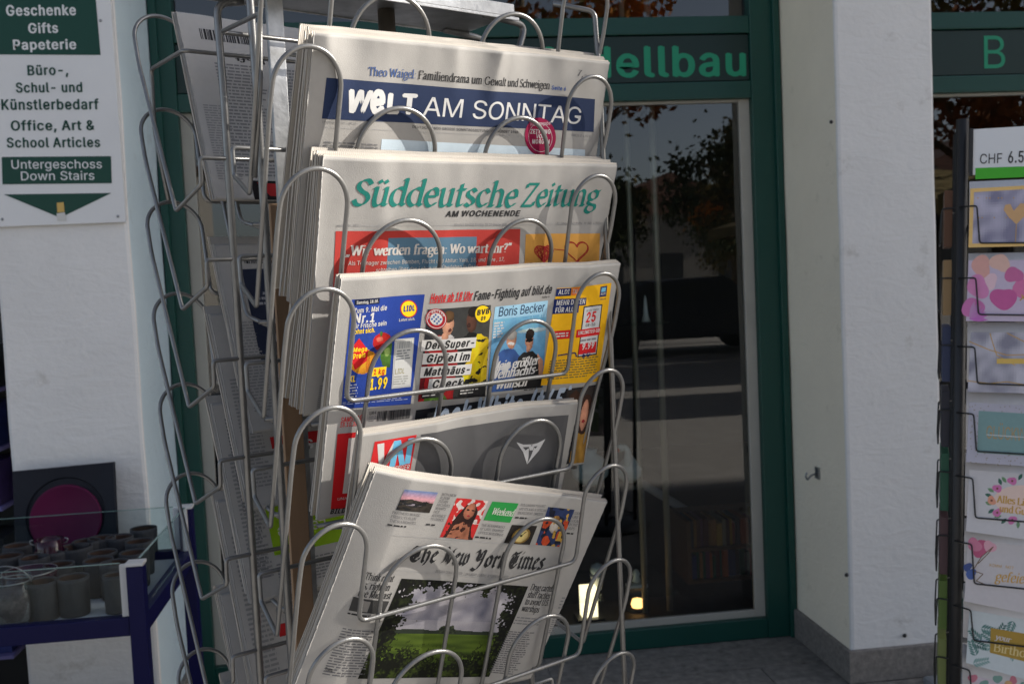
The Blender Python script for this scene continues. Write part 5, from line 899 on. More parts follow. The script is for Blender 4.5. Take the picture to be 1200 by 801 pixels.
    p.disc((705, 195), 29, 31, K, 2); p.disc((705, 195), 26, 28, rgb(250, 214, 20), 3); p.text('BVB', (683, 199), (727, 193), 17, K, 4, 'sans', .06); p.text('09', (696, 217), (714, 215), 13, K, 4, 'sans', .05)
    for s, a, b, y0, y1 in (('Der Super-', 508, 680, 313, 301), ('Gipfel im', 511, 662, 357, 347), ('Matthäus-', 503, 664, 402, 390), ('Check', 530, 636, 442, 434)):
        p.quad([(a-6, y0-30), (b+3, y1-29), (b-2, y1+6), (a-11, y0+7)], W_, 5); p.text(s, (a, y0), (b-4, y1), 25, K, 6, 'sans', .05, .16)
    for a, b, y in ((500, 560, 452), (625, 690, 443)):
        p.quad([(a, y), (b, y-6), (b-2, y+20), (a-2, y+26)], K, 5); p.lines([(a+2, y+3), (b-2, y-3), (b-4, y+16), (a, y+22)], 2, W_, 6, 3)
    becker = paint(lambda x, y: mix(rgb(120, 182, 222), rgb(44, 96, 150), (y-.2)*1.6), [('e', .75, .2, .3, .03, rgb(186, 210, 226)), ('p', [(0, .85), (.08, .5), (.22, .42), (.42, .42), (.55, .55), (.5, 1), (0, 1)], rgb(58, 92, 156)),
        ('p', [(.02, .8), (.1, .5), (.16, .5), (.16, .8)], (.6, .62, .66)), ('p', [(.2, .66), (.34, .6), (.4, .66), (.26, .78)], (.62, .63, .66)), ('e', .36, .3, .085, .12, SK), ('e', .36, .23, .09, .07, (.55, .53, .5)), ('e', .36, .35, .06, .02, rgb(250, 240, 235)),
        ('p', [(.5, .55), (.6, .48), (.78, .48), (.96, .62), (.98, 1), (.44, 1)], rgb(34, 34, 36)), ('p', [(.86, .52), (.97, .62), (1, .86), (.92, .84)], SK), ('e', .7, .35, .08, .11, rgb(196, 140, 112)), ('e', .7, .25, .085, .07, rgb(40, 30, 26)), ('e', .7, .33, .075, .022, rgb(18, 18, 20)), ('e', .69, .43, .05, .05, rgb(196, 140, 112))], .07, 21)
    p.quad([(747, 172), (927, 152), (921, 206), (741, 226)], rgb(164, 210, 236), 0); p.text('Boris Becker', (756, 204), (914, 188), 31, rgb(24, 44, 84), 2, 'sans', -.004)
    p.photo([(741, 214), (922, 196), (905, 440), (718, 458)], becker, 96, 120, 0)
    p.lines([(744, 222), (778, 218), (772, 274), (738, 278)], 6, W_, 2, 12, .55)
    for s, a, b, y0, y1 in (('Mein größter', 732, 890, 386, 362), ('Weihnachts-', 724, 886, 414, 392), ('Wunsch', 744, 850, 446, 434)): p.text(s, (a, y0), (b, y1), 28, W_, 3, 'italicbold')
    p.lines([(842, 446), (886, 442), (885, 449), (841, 453)], 1, K, 1, 3)
    AY = rgb(242, 184, 24); AB = rgb(22, 40, 98)
    p.quad([(956, 110), (1139, 92), (1088, 419), (898, 434)], AY, 0)
    p.quad([(955, 112), (1001, 107), (998, 133), (951, 138)], AB, 1); p.quad([(1002, 107), (1033, 104), (1030, 129), (999, 133)], rgb(232, 120, 40), 1); p.text('ALDI', (959, 131), (994, 127), 15, W_, 2, 'sans', .02); p.text('TALK', (1002, 127), (1029, 125), 15, W_, 2, 'sans', .02)
    p.quad([(1100, 104), (1124, 101), (1119, 136), (1095, 139)], AB, 1); p.quad([(1104, 108), (1120, 106), (1117, 120), (1101, 122)], rgb(120, 190, 225), 2); p.text('ALDI', (1099, 132), (1117, 130), 7, W_, 2, 'sans', .03); p.text('Nord', (1098, 149), (1117, 147), 6, AB, 1, 'sans', .01)
    for s, a, b, y, h in (('MEHR DATEN', 952, 1047, 167, 16), ('FÜR ALLE.', 948, 1022, 192, 16)): p.quad([(a-5, y-20), (b+3, y-28), (b, y-3), (a-8, y+5)], AB, 1); p.text(s, (a, y), (b-3, y-8), h, W_, 2, 'sans', .03)
    p.quad([(1040, 168), (1106, 162), (1084, 330), (1016, 338)], rgb(20, 24, 40), 1); p.quad([(1043, 172), (1102, 166), (1081, 326), (1020, 333)], (.60, .61, .62), 2)
    p.text('JE SIM-KARTE', (1047, 186), (1092, 182), 6, K, 3); p.text('25', (1043, 222), (1082, 218), 32, RED, 3, 'sans', .04); p.text('GB-5G', (1044, 236), (1080, 233), 9, K, 3, 'sans', .02)
    p.quad([(1016, 246), (1098, 238), (1094, 264), (1012, 272)], RED, 4); p.text('UNLIMITED GB', (1018, 262), (1094, 254), 11, W_, 5, 'sans', .03)
    p.lines([(1030, 275), (1085, 270), (1083, 283), (1027, 289)], 1, (.2, .2, .22), 4, 1); p.quad([(1024, 292), (1084, 286), (1080, 322), (1019, 328)], RED, 4); p.text('9.99', (1029, 312), (1075, 307), 21, W_, 5, 'sans', .04)
    p.quad([(946, 253), (998, 247), (993, 276), (940, 282)], RED, 2); p.lines([(951, 258), (992, 253), (988, 271), (946, 276)], 2, W_, 3, 2, .5)
    p.line((956, 334), (1010, 322), 4, AB, 2); p.line((1010, 322), (1014, 336), 4, AB, 2); p.text('5G', (1030, 340), (1062, 334), 15, AB, 4, 'sans', .04); p.lines([(930, 350), (1090, 332), (1080, 400), (918, 418)], 8, (.16, .14, .06), 2, 31)
    p.quad([(480, 516), (1081, 430), (1040, 690), (450, 720)], rgb(28, 30, 36), 0); p.text('Jock White (†65)', (506, 592), (985, 524), 92, rgb(180, 194, 212), 2, 'sans', .05, .1)
    heads = paint(lambda x, y: rgb(52, 46, 44), [('p', [(.1, 1), (.2, .45), (.7, .5), (.8, 1)], rgb(30, 30, 34)), ('e', .3, .22, .24, .2, rgb(70, 46, 34)), ('e', .3, .3, .15, .16, rgb(190, 134, 108)), ('p', [(.45, 1), (.5, .6), (.95, .58), (1, 1)], rgb(160, 120, 50)),
        ('e', .75, .35, .26, .26, rgb(58, 36, 28)), ('e', .74, .36, .14, .2, rgb(196, 138, 112)), ('e', .74, .44, .06, .02, rgb(150, 40, 44))], .08, 5)
    p.photo([(985, 448), (1079, 434), (1040, 690), (950, 700)], heads, 50, 120, 3)
    p.text('SAMSTAG', (226, 557), (300, 548), 17, RED, 1, 'sans', .02); p.text('18.10.2025', (222, 572), (300, 566), 14, RED, 1, 'sans', .02)
    p.zoom(320, 440, 2.727)
    p.quad([(206, 186), (420, 168), (400, 416), (184, 426)], RED, 0); p.quad([(242, 200), (300, 194), (278, 372), (222, 376)], (.62, .6, .58), 1); p.quad([(258, 230), (296, 226), (290, 270), (254, 274)], RED, 2); p.quad([(252, 300), (290, 296), (284, 340), (248, 344)], RED, 2)
    p.text('UNABHÄNGIG', (204, 398), (300, 388), 8, W_, 1); p.text('BILD.de', (180, 441), (262, 434), 15, K, 1, 'sans', .05, .12)

def page_regional(p):
    p.zoom(320, 440, 2.727); RED = rgb(206, 40, 44); W_ = (.66, .65, .64)
    p.quad([(322, 208), (457, 187), (434, 322), (296, 345)], RED, 0)
    p.poly([(330, 216), (352, 212), (352, 268), (384, 206), (405, 203), (352, 292), (336, 294)][::-1], W_, 1)
    LB = rgb(110, 184, 222); p.poly([(404, 204), (384, 206), (368, 290), (387, 287)], LB, 2); p.poly([(389, 205), (406, 203), (420, 282), (402, 285)], LB, 2); p.poly([(430, 199), (448, 196), (436, 278), (418, 281)], LB, 2)
    p.text('VORARLBERGER', (314, 312), (434, 296), 15, W_, 1, 'sans', .012); p.text('NACHRICHTEN', (318, 333), (432, 314), 15, W_, 1, 'sans', .012)
    p.quad([(472, 186), (943, 124), (880, 560), (400, 620)], rgb(86, 86, 88), 0)
    SI = (.60, .60, .61)
    p.poly([(785, 217), (806, 224), (832, 222), (826, 230), (804, 232), (815, 246), (804, 247)][::-1], SI, 1); p.poly([(872, 203), (849, 217), (832, 222), (834, 230), (848, 226), (840, 238), (852, 240)], SI, 1)
    p.poly([(804, 247), (822, 234), (820, 262), (815, 285)][::-1], SI, 2); p.poly([(852, 240), (838, 232), (826, 262), (815, 285)], SI, 2); p.poly([(822, 228), (838, 226), (834, 240), (824, 241)][::-1], SI, 3)
    p.quad([(296, 352), (318, 349), (300, 430), (280, 434)], (.08, .08, .09), 1); p.lines([(318, 352), (430, 336), (405, 480), (294, 500)], 10, K, 1, 3)

def page_world(p):
    p.zoom(320, 540, 2.727); W_ = (.62, .60, .57)
    land = paint(lambda x, y: mix(mix(rgb(112, 128, 168), rgb(206, 150, 160), (y-.05)*3), rgb(80, 72, 66), (y-.38)*3), [('e', .35, .62, .26, .05, rgb(150, 140, 150)), ('p', [(0, .5), (.3, .42), (.55, .5), (1, .55), (1, 1), (0, 1)], rgb(58, 52, 46)), ('e', .4, .68, .3, .06, rgb(138, 130, 140)), ('n', 6, .1, rgb(34, 34, 36), 2, lambda x, y: y > .5)], .1, 2)
    p.photo([(427, 95), (531, 103), (503, 168), (398, 160)], land, 80, 50, 0)
    lady = paint(lambda x, y: rgb(188, 40, 40), [('n', 7, .18, (.58, .5, .48), 1.3, lambda x, y: y < .6), ('p', [(.1, 1), (.2, .55), (.4, .15), (.65, .1), (.82, .3), (.8, .7), (.95, 1)], rgb(44, 24, 20)), ('e', .56, .3, .16, .2, rgb(166, 104, 80)), ('e', .5, .27, .05, .02, rgb(20, 14, 14)), ('e', .66, .27, .05, .02, rgb(20, 14, 14)), ('e', .57, .41, .05, .02, rgb(150, 40, 50)),
        ('p', [(.2, 1), (.28, .68), (.5, .58), (.75, .66), (.85, 1)], rgb(170, 108, 82)), ('n', 9, .3, rgb(60, 30, 24), 1.5, lambda x, y: y > .6)], .1, 6)
    p.photo([(590, 120), (692, 130), (640, 254), (536, 245)], lady, 70, 90, 0)
    p.quad([(705, 132), (789, 138), (760, 198), (676, 191)], rgb(38, 142, 66), 0); p.text('Weekend', (700, 172), (768, 178), 19, W_, 1, 'italic')
    clock = paint(lambda x, y: rgb(40, 36, 34), [('e', .52, .55, .34, .42, rgb(150, 120, 60)), ('e', .52, .55, .27, .34, rgb(222, 198, 130)), ('e', .52, .55, .05, .06, rgb(60, 50, 30)), ('p', [(.5, .55), (.54, .55), (.66, .35), (.64, .33)], rgb(40, 34, 24)), ('p', [(.5, .52), (.54, .56), (.36, .6), (.36, .57)], rgb(40, 34, 24))], .06, 4)
    p.photo([(766, 205), (850, 211), (825, 271), (739, 262)], clock, 60, 44, 0)
    mixp = paint(lambda x, y: rgb(44, 58, 98), [('n', 5, .02, rgb(30, 34, 52), 1.4), ('n', 6, .2, rgb(190, 74, 40), 1.3, lambda x, y: y > .3), ('e', .5, .5, .18, .16, (.55, .5, .45)), ('e', .45, .3, .12, .1, rgb(150, 110, 60)), ('n', 8, .3, rgb(200, 160, 70), 1, lambda x, y: x > .4)], .12, 9)
    p.photo([(886, 151), (971, 160), (919, 277), (844, 271)], mixp, 60, 74, 0)
    SC = (.10, .10, .11)
    for rows, (q, dx, dy, step, h) in (((('PARTNERS WHOSE', 86), ('PROJECTS BLUR', 78), ('THE BOUNDARIES', 82)), ((386, 172), -5, 0, 13, 8)), ((('WITH NEW', 46), ('ALBUM', 30), ('SUDAN', 30), ('ARCHIVES', 42), ('WANTS', 34), ('HER', 19), ('AUDIENCE', 44), ('TO DANCE', 44)), ((541, 112), -5.2, 0, 11.2, 7.5)),
            ((('THE ADVANTAGES', 74), ('OF LATE TRANSIT', 74), ('OFFICE BUILDINGS', 78)), ((668, 210), -5, 0, 12, 7)), ((('BULGARIAN YOGURT', 82), ('HIT ITS AND A SPECIAL', 92), ('INGREDIENT: SWEETS', 84)), ((794, 146), -5, 0, 12.5, 7)), ((('COOK', 24), ('LIKE A', 28), ('LOCAL', 28), ('IN THE', 27), ('ALPS', 22)), ((966, 174), -5, 0, 12, 7))):
        for k, (t_, w_) in enumerate(rows): x_, y_ = q[0]+dx*k, q[1]+step*k; p.text(t_, (x_, y_), (x_+w_, y_+w_*.085), h, SC, 1, 'light')
    for q in (((372, 203), (430, 208)), ((493, 200), (522, 203)), ((650, 240), (700, 245)), ((778, 178), (820, 182)), ((945, 230), (966, 232))):
        p.lines([q[0], q[1], (q[1][0]-2, q[1][1]+6), (q[0][0]-2, q[0][1]+6)], 1, K, 1, 3, .8)
    p.line((345, 236), (700, 262), 1, LG, 1); p.line((700, 262), (930, 282), 1, LG, 1)
    for s, a, b in (('The', (430, 321), (522, 327)), ('New', (538, 328), (622, 334)), ('York', (634, 335), (738, 342)), ('Times', (748, 342), (862, 350))): p.text(s, a, b, 46, K, 1, 'black')
    p.text('INTERNATIONAL EDITION  |  SATURDAY-SUNDAY, OCTOBER 18-19, 2025', (520, 358), (752, 376), 8, GREY, 1, 'sans', 0, .1)
    p.line((300, 342), (905, 392), 1, LG, 1); p.line((296, 352), (430, 364), .8, LG, 1)
    def field(x, y):
        n1 = lambda f, o: noise.noise((x*f*1.3, y*f, o))
        c = mix(rgb(104, 104, 120), rgb(192, 188, 194), .5+.8*n1(4, 3)+.5*n1(9, 5))
        if y > .40: c = mix(c, rgb(176, 172, 176), .4)
        if y > .53: c = mix(rgb(50, 68, 20), rgb(100, 122, 40), .55+.7*noise.noise((x*4, y*22, 8))-(y-.53)*.9)
        if .50+.012*n1(9, 2) < y < .54: c = rgb(46, 54, 44)
        if ((x-.5)/.07)**2+((y-.495)/.045)**2 < 1+1.2*n1(18, 1): c = mix(rgb(30, 38, 30), rgb(62, 70, 50), .5+n1(40, 4))
        leaf_ = .55*n1(11, 7)+.45*n1(27, 2)+.35*n1(55, 9)
        rim = max(1.05-x/.2, (x-.80)/.2, 1.0-y/.22-.25*math.sin(x*PI))
        if rim+leaf_*.85 > .44: c = mix(rgb(12, 14, 11), rgb(46, 54, 26), max(0, leaf_*1.5))
        if (y-.74)*3.0-.2+leaf_*.9+.8*abs(x-.58) > .0: c = mix(rgb(16, 20, 10), rgb(78, 96, 30), max(0, leaf_*1.3))
        g = 1+.1*noise.noise((x*120, y*90, 5)); return tuple(v*g for v in c)
    p.photo([(412, 376), (817, 401), (690, 688), (270, 694)], field, 190, 150, 0)
    for i, (s, a, b, y) in enumerate((('Think right', 294, 384, 380), ('is, right in', 284, 372, 408), ('the Mideast', 272, 375, 434))): p.text(s, (a, y), (b, y+6), 20, K, 1, 'roman')
    p.quad([(262, 438), (372, 448), (352, 488), (246, 481)], (.05, .05, .05), 0); p.quad([(285, 446), (312, 449), (300, 482), (272, 479)], (.22, .21, .2), 1); p.lines([(244, 486), (318, 492), (316, 498), (242, 492)], 1, K, 1, 2, .8)
    p.lines([(228, 534), (322, 540), (290, 692), (160, 688)], 18, (.13, .13, .14), 1, 51); p.text('Trump', (168, 672), (192, 673), 9, K, 1, 'roman')
    for s, a, b, y in (('Drug cartels', 822, 897, 412), ('shift tactics', 812, 884, 435), ('to avoid U.S.', 803, 880, 457), ('warships', 792, 848, 478)): p.text(s, (a, y), (b, y+6), 17, K, 1, 'roman')
    p.line((785, 486), (868, 494), .8, LG, 1); p.lines([(782, 494), (866, 502), (846, 528), (764, 521)], 3, GREY, 1, 60); p.lines([(752, 540), (838, 546), (776, 684), (690, 676)], 20, (.13, .13, .14), 1, 61)
    p.lines([(930, 436), (945, 438), (930, 480), (915, 478)], 4, GREY, 1, 62); p.lines([(905, 490), (935, 494), (912, 560), (884, 556)], 10, GREY, 1, 63)

HB = .309*S
st1 = front_sheet(1, (366, 37.5), (719, 74), HB, seed=3, wr=.0011, bow=-.001, rip=2.3)
stack('Sunday newspaper with navy banner reading WELT AM SONNTAG in the top filled pocket', st1, page_sunday, 4, .0062, .0055, .0045, 'spare newspaper copy stacked behind the one with the navy banner', 'spare copies behind the navy banner paper', 11)
st2 = front_sheet(2, (383, 186), (725, 194.5), HB, seed=5, wr=.001, bow=-.0012, rip=1.9)
stack('newspaper with green script title above a red panel and drawn hearts', st2, page_green, 5, .0065, .005, .0055, 'spare newspaper copy stacked behind the one with the green script title', 'spare copies behind the green title paper', 23)
st3 = front_sheet(3, (401, 327), (730, 309.5), HB*.985, seed=8, wr=.0007, bow=-.0008, rip=.8)
stack('colourful tabloid newspaper with blue supermarket advert, footballers and yellow advert', st3, page_tabloid, 3, .005, .004, .0035, 'spare newspaper copy stacked behind the colourful tabloid', 'spare copies behind the colourful tabloid', 37)
st4 = front_sheet(4, (424, 508), (677.5, 470), .25, seed=4, wr=.0005, rip=.5, curl=lambda a, b: .004*math.sin(a*7+.6)*max(0, b-.3))
stack('smaller newspaper with red VN box and large dark grey advert page', st4, page_regional, 3, .0045, .004, .002, 'spare newspaper copy stacked behind the one with the grey advert page', 'spare copies behind the grey advert paper', 41)
st5 = front_sheet(5, (448, 558), (714, 589), .262, off=-.0085, seed=6, wr=.0006, rip=.5, curl=lambda a, b: -.03*max(0, a-.86)**1.4*3*(1.2-b)-.035*max(0, .12-a)**1.3*5)
stack('The New York Times newspaper slumped askew with field photograph, lowest of the front papers', st5, page_world, 3, .004, .0045, .001, 'spare newspaper copy stacked behind the slumped New York Times', 'spare copies behind the slumped paper', 53, step=.0012, drop=-.004)
# ------------------------------------------------------------------ papers in the back pockets, seen from behind through the open side
def back_sheet(level, u0, zt_, W, H, off, seed):
    zk = -(level-1)*PITCHZ; tl = rk(u0, 2*CN-LEAN*(zt_-zk)+off, zt_)
    return Sheet(tl, RU, (RN+RZ*LEAN), W*S, H*S, seed, wr=.0004)
def back_page(kind, rng):
    def f(p):
        sh = p.sh; p.paper = True; W, H = sh.W, sh.H
        def blk(x0, x1, y0, y1, n, col=GREY, seed=1): p.lines([(x0*W, y1*H), (x1*W, y1*H), (x1*W, y0*H), (x0*W, y0*H)], n, col, 1, seed, .5)
        blk(.025, .115, .10, .5+.08*(rng % 5), 30, (.27, .27, .275), rng+70)
        if kind == 0:
            p.barcode([(.07*W, .92*H), (.27*W, .92*H), (.27*W, .86*H), (.07*W, .86*H)], K, 1, 4, 36); p.text('Heft', (.3*W, .80*H), (.18*W, .80*H), .012, K, 1, 'roman')
            for i in range(4): blk(.10+.22*i, .28+.22*i, .12, .74, 34, GREY, i)
            p.quad([(.14*W, .1*H), (.8*W, .1*H), (.8*W, .0*H), (.14*W, .0*H)], rgb(28, 24, 26), 2); p.poly([(.16*W, .09*H), (.2*W, .02*H), (.34*W, .01*H), (.3*W, .08*H)], rgb(170, 40, 44), 3)
        elif kind == 1:
            p.barcode([(.12*W, .94*H), (.4*W, .94*H), (.4*W, .89*H), (.12*W, .89*H)], K, 1, 8, 40)
            p.quad([(.10*W, .86*H), (.9*W, .86*H), (.9*W, .34*H), (.10*W, .34*H)], rgb(36, 44, 66), 1); p.text('philosophi', (.46*W, .5*H), (.16*W, .5*H), .016, (.5, .5, .52), 2, 'roman'); blk(.14, .4, .6, .82, 8, (.36, .37, .4), 3); blk(.12, .9, .04, .16, 6, GREY, 9)
        elif kind == 2:
            p.photo([(.4*W, .98*H), (.98*W, .98*H), (.98*W, .62*H), (.4*W, .62*H)], paint(lambda x, y: rgb(60, 64, 66), [('n', 4, .05, rgb(30, 30, 32), 1.2), ('n', 5, .2, rgb(120, 110, 100), 1.4)], .1, 31), 40, 30, 2)
            blk(.06, .16, .45, .92, 26, GREY, 2); p.text('ju', (.26*W, .78*H), (.17*W, .78*H), .02, K, 1, 'bookbold'); blk(.2, .36, .4, .72, 16, GREY, 3); blk(.4, .6, .1, .9, 40, GREY, 4); blk(.64, .9, .1, .9, 40, GREY, 5)
            p.quad([(.14*W, .34*H), (.62*W, .34*H), (.62*W, .28*H), (.14*W, .28*H)], rgb(180, 36, 40), 2); p.text('SIEG', (.32*W, .30*H), (.18*W, .30*H), .012, (.6, .6, .6), 3, 'sans', .04)
        elif kind == 3:
            blk(.04, .1, .1, .92, 44, GREY, 2); p.quad([(.13*W, .66*H), (.95*W, .66*H), (.95*W, .2*H), (.13*W, .2*H)], rgb(140, 178, 34), 1); p.poly([(.15*W, .64*H), (.4*W, .64*H), (.42*W, .44*H), (.3*W, .5*H), (.2*W, .46*H)], rgb(70, 44, 38), 2)
            p.text('League', (.38*W, .33*H), (.16*W, .33*H), .016, (.6, .6, .55), 2, 'sans', .01); p.text('mit', (.3*W, .25*H), (.2*W, .25*H), .012, (.6, .6, .55), 2, 'sans', 0); blk(.13, .92, .7, .92, 14, GREY, 8); blk(.13, .92, .04, .16, 8, GREY, 18)
        else:
            blk(.05, .13, .1, .92, 46, GREY, 12); blk(.16, .9, .7, .92, 14, GREY, 13); p.quad([(.16*W, .66*H), (.95*W, .66*H), (.95*W, .14*H), (.16*W, .14*H)], rgb(176, 26, 30), 1)
            p.text('JOSEPH', (.42*W, .42*H), (.2*W, .42*H), .014, (.45, .12, .12), 2, 'roman'); p.text('NOBLE', (.38*W, .36*H), (.2*W, .36*H), .014, (.45, .12, .12), 2, 'roman'); blk(.4, .6, .03, .12, 5, GREY, 17)
    return f
BACK = [(0, .016, .135, .40, .285, .031, 0, 'newspaper turned upside down in the topmost back pocket, with barcode and red flower photo', 2),
        (2, .038, -.190, .33, .275, .036, 1, 'newspaper in a back pocket with dark blue panel and barcode, upside down', 2),
        (3, .032, -.288, .36, .285, .030, 2, 'newspaper in a back pocket with small red bar between text columns', 2),
        (4, .026, -.416, .36, .285, .030, 3, 'newspaper in a back pocket with lime green League panel', 2),
        (5, .025, -.556, .36, .285, .030, 2, 'newspaper in a back pocket with plain text columns beneath the lime green one', 2),
        (6, .020, -.690, .36, .285, .030, 4, 'newspaper in a back pocket with big red panel', 2),
        (7, .020, -.820, .36, .285, .030, 0, 'newspaper in the lowest back pocket seen beneath the red panel one', 2)]
for i, (lev, u0, ztop, W, H, off, kind, label, n) in enumerate(BACK):
    sh = back_sheet(lev, u0, ztop, W, H, off, 20+i)
    t = thing('newspaper', label, 'newspaper', tuple(sh.O+sh.es*sh.W/2), 'newspapers in the back pockets')
    m = MB(); slab(m, sh, 0, .0012, nv=60, rag=.0004, seed=i, col=BACKPAPER); back_page(kind, i)(Page(m, sh)); m.build('back_page', MP, t)
    m = MB()
    for k in range(3): slab(m, sh, .0016+k*.0014, .0027+k*.0014, nv=8, ds=-.0008*k, dt=.0008*k, rag=.0006, seed=i*7+k, col=tuple(c*(1-.06*(k % 2)) for c in BACKPAPER))
    m.build('inner_pages', MP, t)
    for k in range(1, n):
        q = sh.sub(-.002*k, .014*k if i else .004*k, .0068*k, 0, seed=30+i)
        spare('newspaper', q, .0045, ['spare copy behind the topmost back pocket paper', 'spare copy behind the dark blue panel paper', 'spare copy behind the small red bar paper', 'spare copy behind the lime green panel paper', 'spare copy behind the plain text paper', 'spare copy behind the big red panel paper', 'spare copy behind the lowest back pocket paper'][i], ['spares behind the topmost back paper', 'spares behind the blue panel paper', 'spares behind the red bar paper', 'spares behind the green panel paper', 'spares behind the plain text paper', 'spares behind the red panel paper', 'spares behind the lowest back paper'][i], 300+i*9+k, BACKPAPER)
# ------------------------------------------------------------------ blue trolley with glass sides and its pots, left
M_NAVY = material('navy_box_section_paint', rgb(15, 16, 66), .45, 0, .04, 120., .1, 5., spec=.2)
M_WCAP = material('white_plastic', (.62, .61, .60), .5)
M_SHELF = material('white_shelf_board', (.55, .57, .60), .35, 0, 0, 1, .08, 4.)
M_EDGE = material('green_glass_edge', (.16, .26, .24), .15)
TX, TY0, TY1, TX2 = -.675, 2.72, 3.40, -1.75
ZS = .70
trolley = thing('display_trolley', 'navy blue display trolley with glass sides holding pots', 'trolley', ((TX+TX2)/2, (TY0+TY1)/2, 0))
for x in (TX, TX2):
    for y in (TY0, TY1):
        m = MB(); m.b(x-.021, x+.021, y-.021, y+.021, .05, .858); ps = m.build('post', M_NAVY, trolley, bevel=.002)
        m = MB(); m.b(x-.023, x+.023, y-.023, y+.023, .859, .868); m.build('post_cap', M_WCAP, ps, bevel=.002)
        m = MB(); m.lathe((x, y, 0), [(0, .005), (.028, .005), (.03, .02), (.012, .05), (0, .05)], 18); m.build('castor', M_BLACK, trolley)
zr = (.678, .726)
for y in (TY0, TY1):
    m = MB(); m.b(TX2+.022, TX-.022, y-.018, y+.018, *zr); m.build('rail', M_NAVY, trolley, bevel=.002)
    m = MB(); m.b(TX2+.022, TX-.022, y-.016, y+.016, .2, .24); m.build('rail', M_NAVY, trolley, bevel=.002)
for x in (TX, TX2):
    m = MB(); m.b(x-.018, x+.018, TY0+.022, TY1-.022, *zr); m.build('rail', M_NAVY, trolley, bevel=.002)
    m = MB(); m.b(x-.016, x+.016, TY0+.022, TY1-.022, .2, .24); m.build('rail', M_NAVY, trolley, bevel=.002)
m = MB(); m.b(TX2+.019, TX-.019, TY0+.019, TY1-.019, .686, ZS); m.build('shelf', M_SHELF, trolley)
for y in (TY0, TY1):
    m = MB(); m.b(TX2+.024, TX-.04, y-.003, y+.003, .727, .8645); gs = m.build('glass_side', M_CGLASS, trolley); m = MB(); m.b(TX2+.024, TX-.04, y-.003, y+.003, .865, .8665); m.build('polished_edge', M_EDGE, gs)
    m = MB(); m.b(TX-.040, TX-.023, y-.008, y+.008, .727, .862); m.build('edge_channel', M_WCAP, trolley, bevel=.001)
for x in (TX, TX2):
    m = MB(); m.b(x-.003, x+.003, TY0+.04, TY1-.024, .727, .8645); gs = m.build('glass_side', M_CGLASS, trolley); m = MB(); m.b(x-.003, x+.003, TY0+.04, TY1-.024, .865, .8665); m.build('polished_edge', M_EDGE, gs)
m = MB(); m.b(TX-.008, TX+.008, TY1-.040, TY1-.023, .727, .862); m.build('edge_channel', M_WCAP, trolley, bevel=.001)
# concrete candle cups
M_CONC = material('dark_concrete', (.036, .037, .042), .8, 0, .5, 90., .3, 30., stretch=(1, 1, .5))
M_CUPIN = material('copper_lining', (.075, .04, .026), .5, .2, 0, 1, .3, 30.)
cups = [((48, 680), 0), ((85, 675), 1), ((115, 655), 2), ((135, 672), 3), ((168, 618), 4), ((163, 633), 5), ((157, 646), 6), ((119, 629), 7), ((87, 640), 8), ((120, 646), 9), ((69, 660), 10), ((20, 638), 11), ((10, 650), 12), ((140, 628), 13), ((62, 645), 14), ((134, 658), 15), ((101, 633), 16), ((40, 652), 17)]
cup_label = ['grey concrete candle cup in the front row beside the pink jar', 'grey concrete candle cup second from the pink jar in the front row', 'grey concrete candle cup behind the front row, right of the middle', 'narrow grey concrete cup against the corner post of the trolley',
    'bluish grey cup at the back right corner of the trolley', 'grey cup in front of the one at the back right corner', 'grey cup by the right glass side of the trolley', 'blue grey cup below the corner of the plum plate', 'wide grey cup in front of the plum plate', 'grey cup in the middle of the trolley beside the wide one',
    'grey cup behind the two front ones', 'shallow grey cup at the trolley edge under the plate', 'grey cup beneath the lantern handle', 'grey cup between the back corner cup and the plum plate', 'grey cup just right of the dark plum tealight holder', 'grey cup behind the narrow one by the corner post', 'grey cup half hidden in the back row under the plate edge', 'grey cup half hidden behind the low plum bowl']
for (px, py), i in cups:
    h = .104; r = .042 if i not in (3, 8) else (.033 if i == 3 else .052)
    c = on_plane(px, py, Vector((0, 0, ZS+h)), Vector((0, 0, 1)))
    t = thing('candle_cup', cup_label[i], 'candle cup', (c.x, c.y, ZS), 'candle cups on the trolley')
    m = MB(); prof = [(0, .001), (r*.90, .001), (r*.94, .006), (r, h*.9), (r, h), (r-.004, h), (r-.005, h-.004)]; m.lathe((c.x, c.y, ZS), prof, 36); m.build('cup_body', M_CONC, t)
    m = MB(); m.lathe((c.x, c.y, ZS), [(r-.005, h-.004), (r*.86, .03), (r*.8, .012), (0, .012)], 36); m.build('lining', M_CUPIN, t)
M_PLUM = material('plum_glass', rgb(96, 12, 56), .12, 0, 0, 1, .1, 8.)
M_PLUMD = material('dark_plum_glass', rgb(48, 8, 30), .12)
c = on_plane(57, 631, Vector((0, 0, ZS+.135)), Vector((0, 0, 1)))
t = thing('tealight_holder', 'dark plum glass tealight holder with wire ears in front of the plate', 'tealight holder', (c.x, c.y, ZS))
m = MB(); m.lathe((c.x, c.y, ZS), [(0, .001), (.035, .001), (.05, .05), (.046, .095), (.038, .11), (.043, .135), (.04, .135), (.035, .11), (.042, .09), (.045, .05), (.03, .008), (0, .008)], 36); m.build('glass_cup', M_PLUMD, t)
for sgn in (-1, 1):
    m = MB(); m.tube(fillet([(c.x+sgn*.037, c.y, ZS+.118), (c.x+sgn*.052, c.y, ZS+.122), (c.x+sgn*.056, c.y, ZS+.132), (c.x+sgn*.046, c.y, ZS+.135)], .005), .0018, 6); m.build('wire_ear', M_STEEL, t)
c = on_plane(13, 676, Vector((0, 0, ZS+.125)), Vector((0, 0, 1)))
t = thing('glass_lantern', 'ribbed clear glass lantern with pinkish sand and wire handle, beside the front cups', 'lantern', (c.x, c.y, ZS))
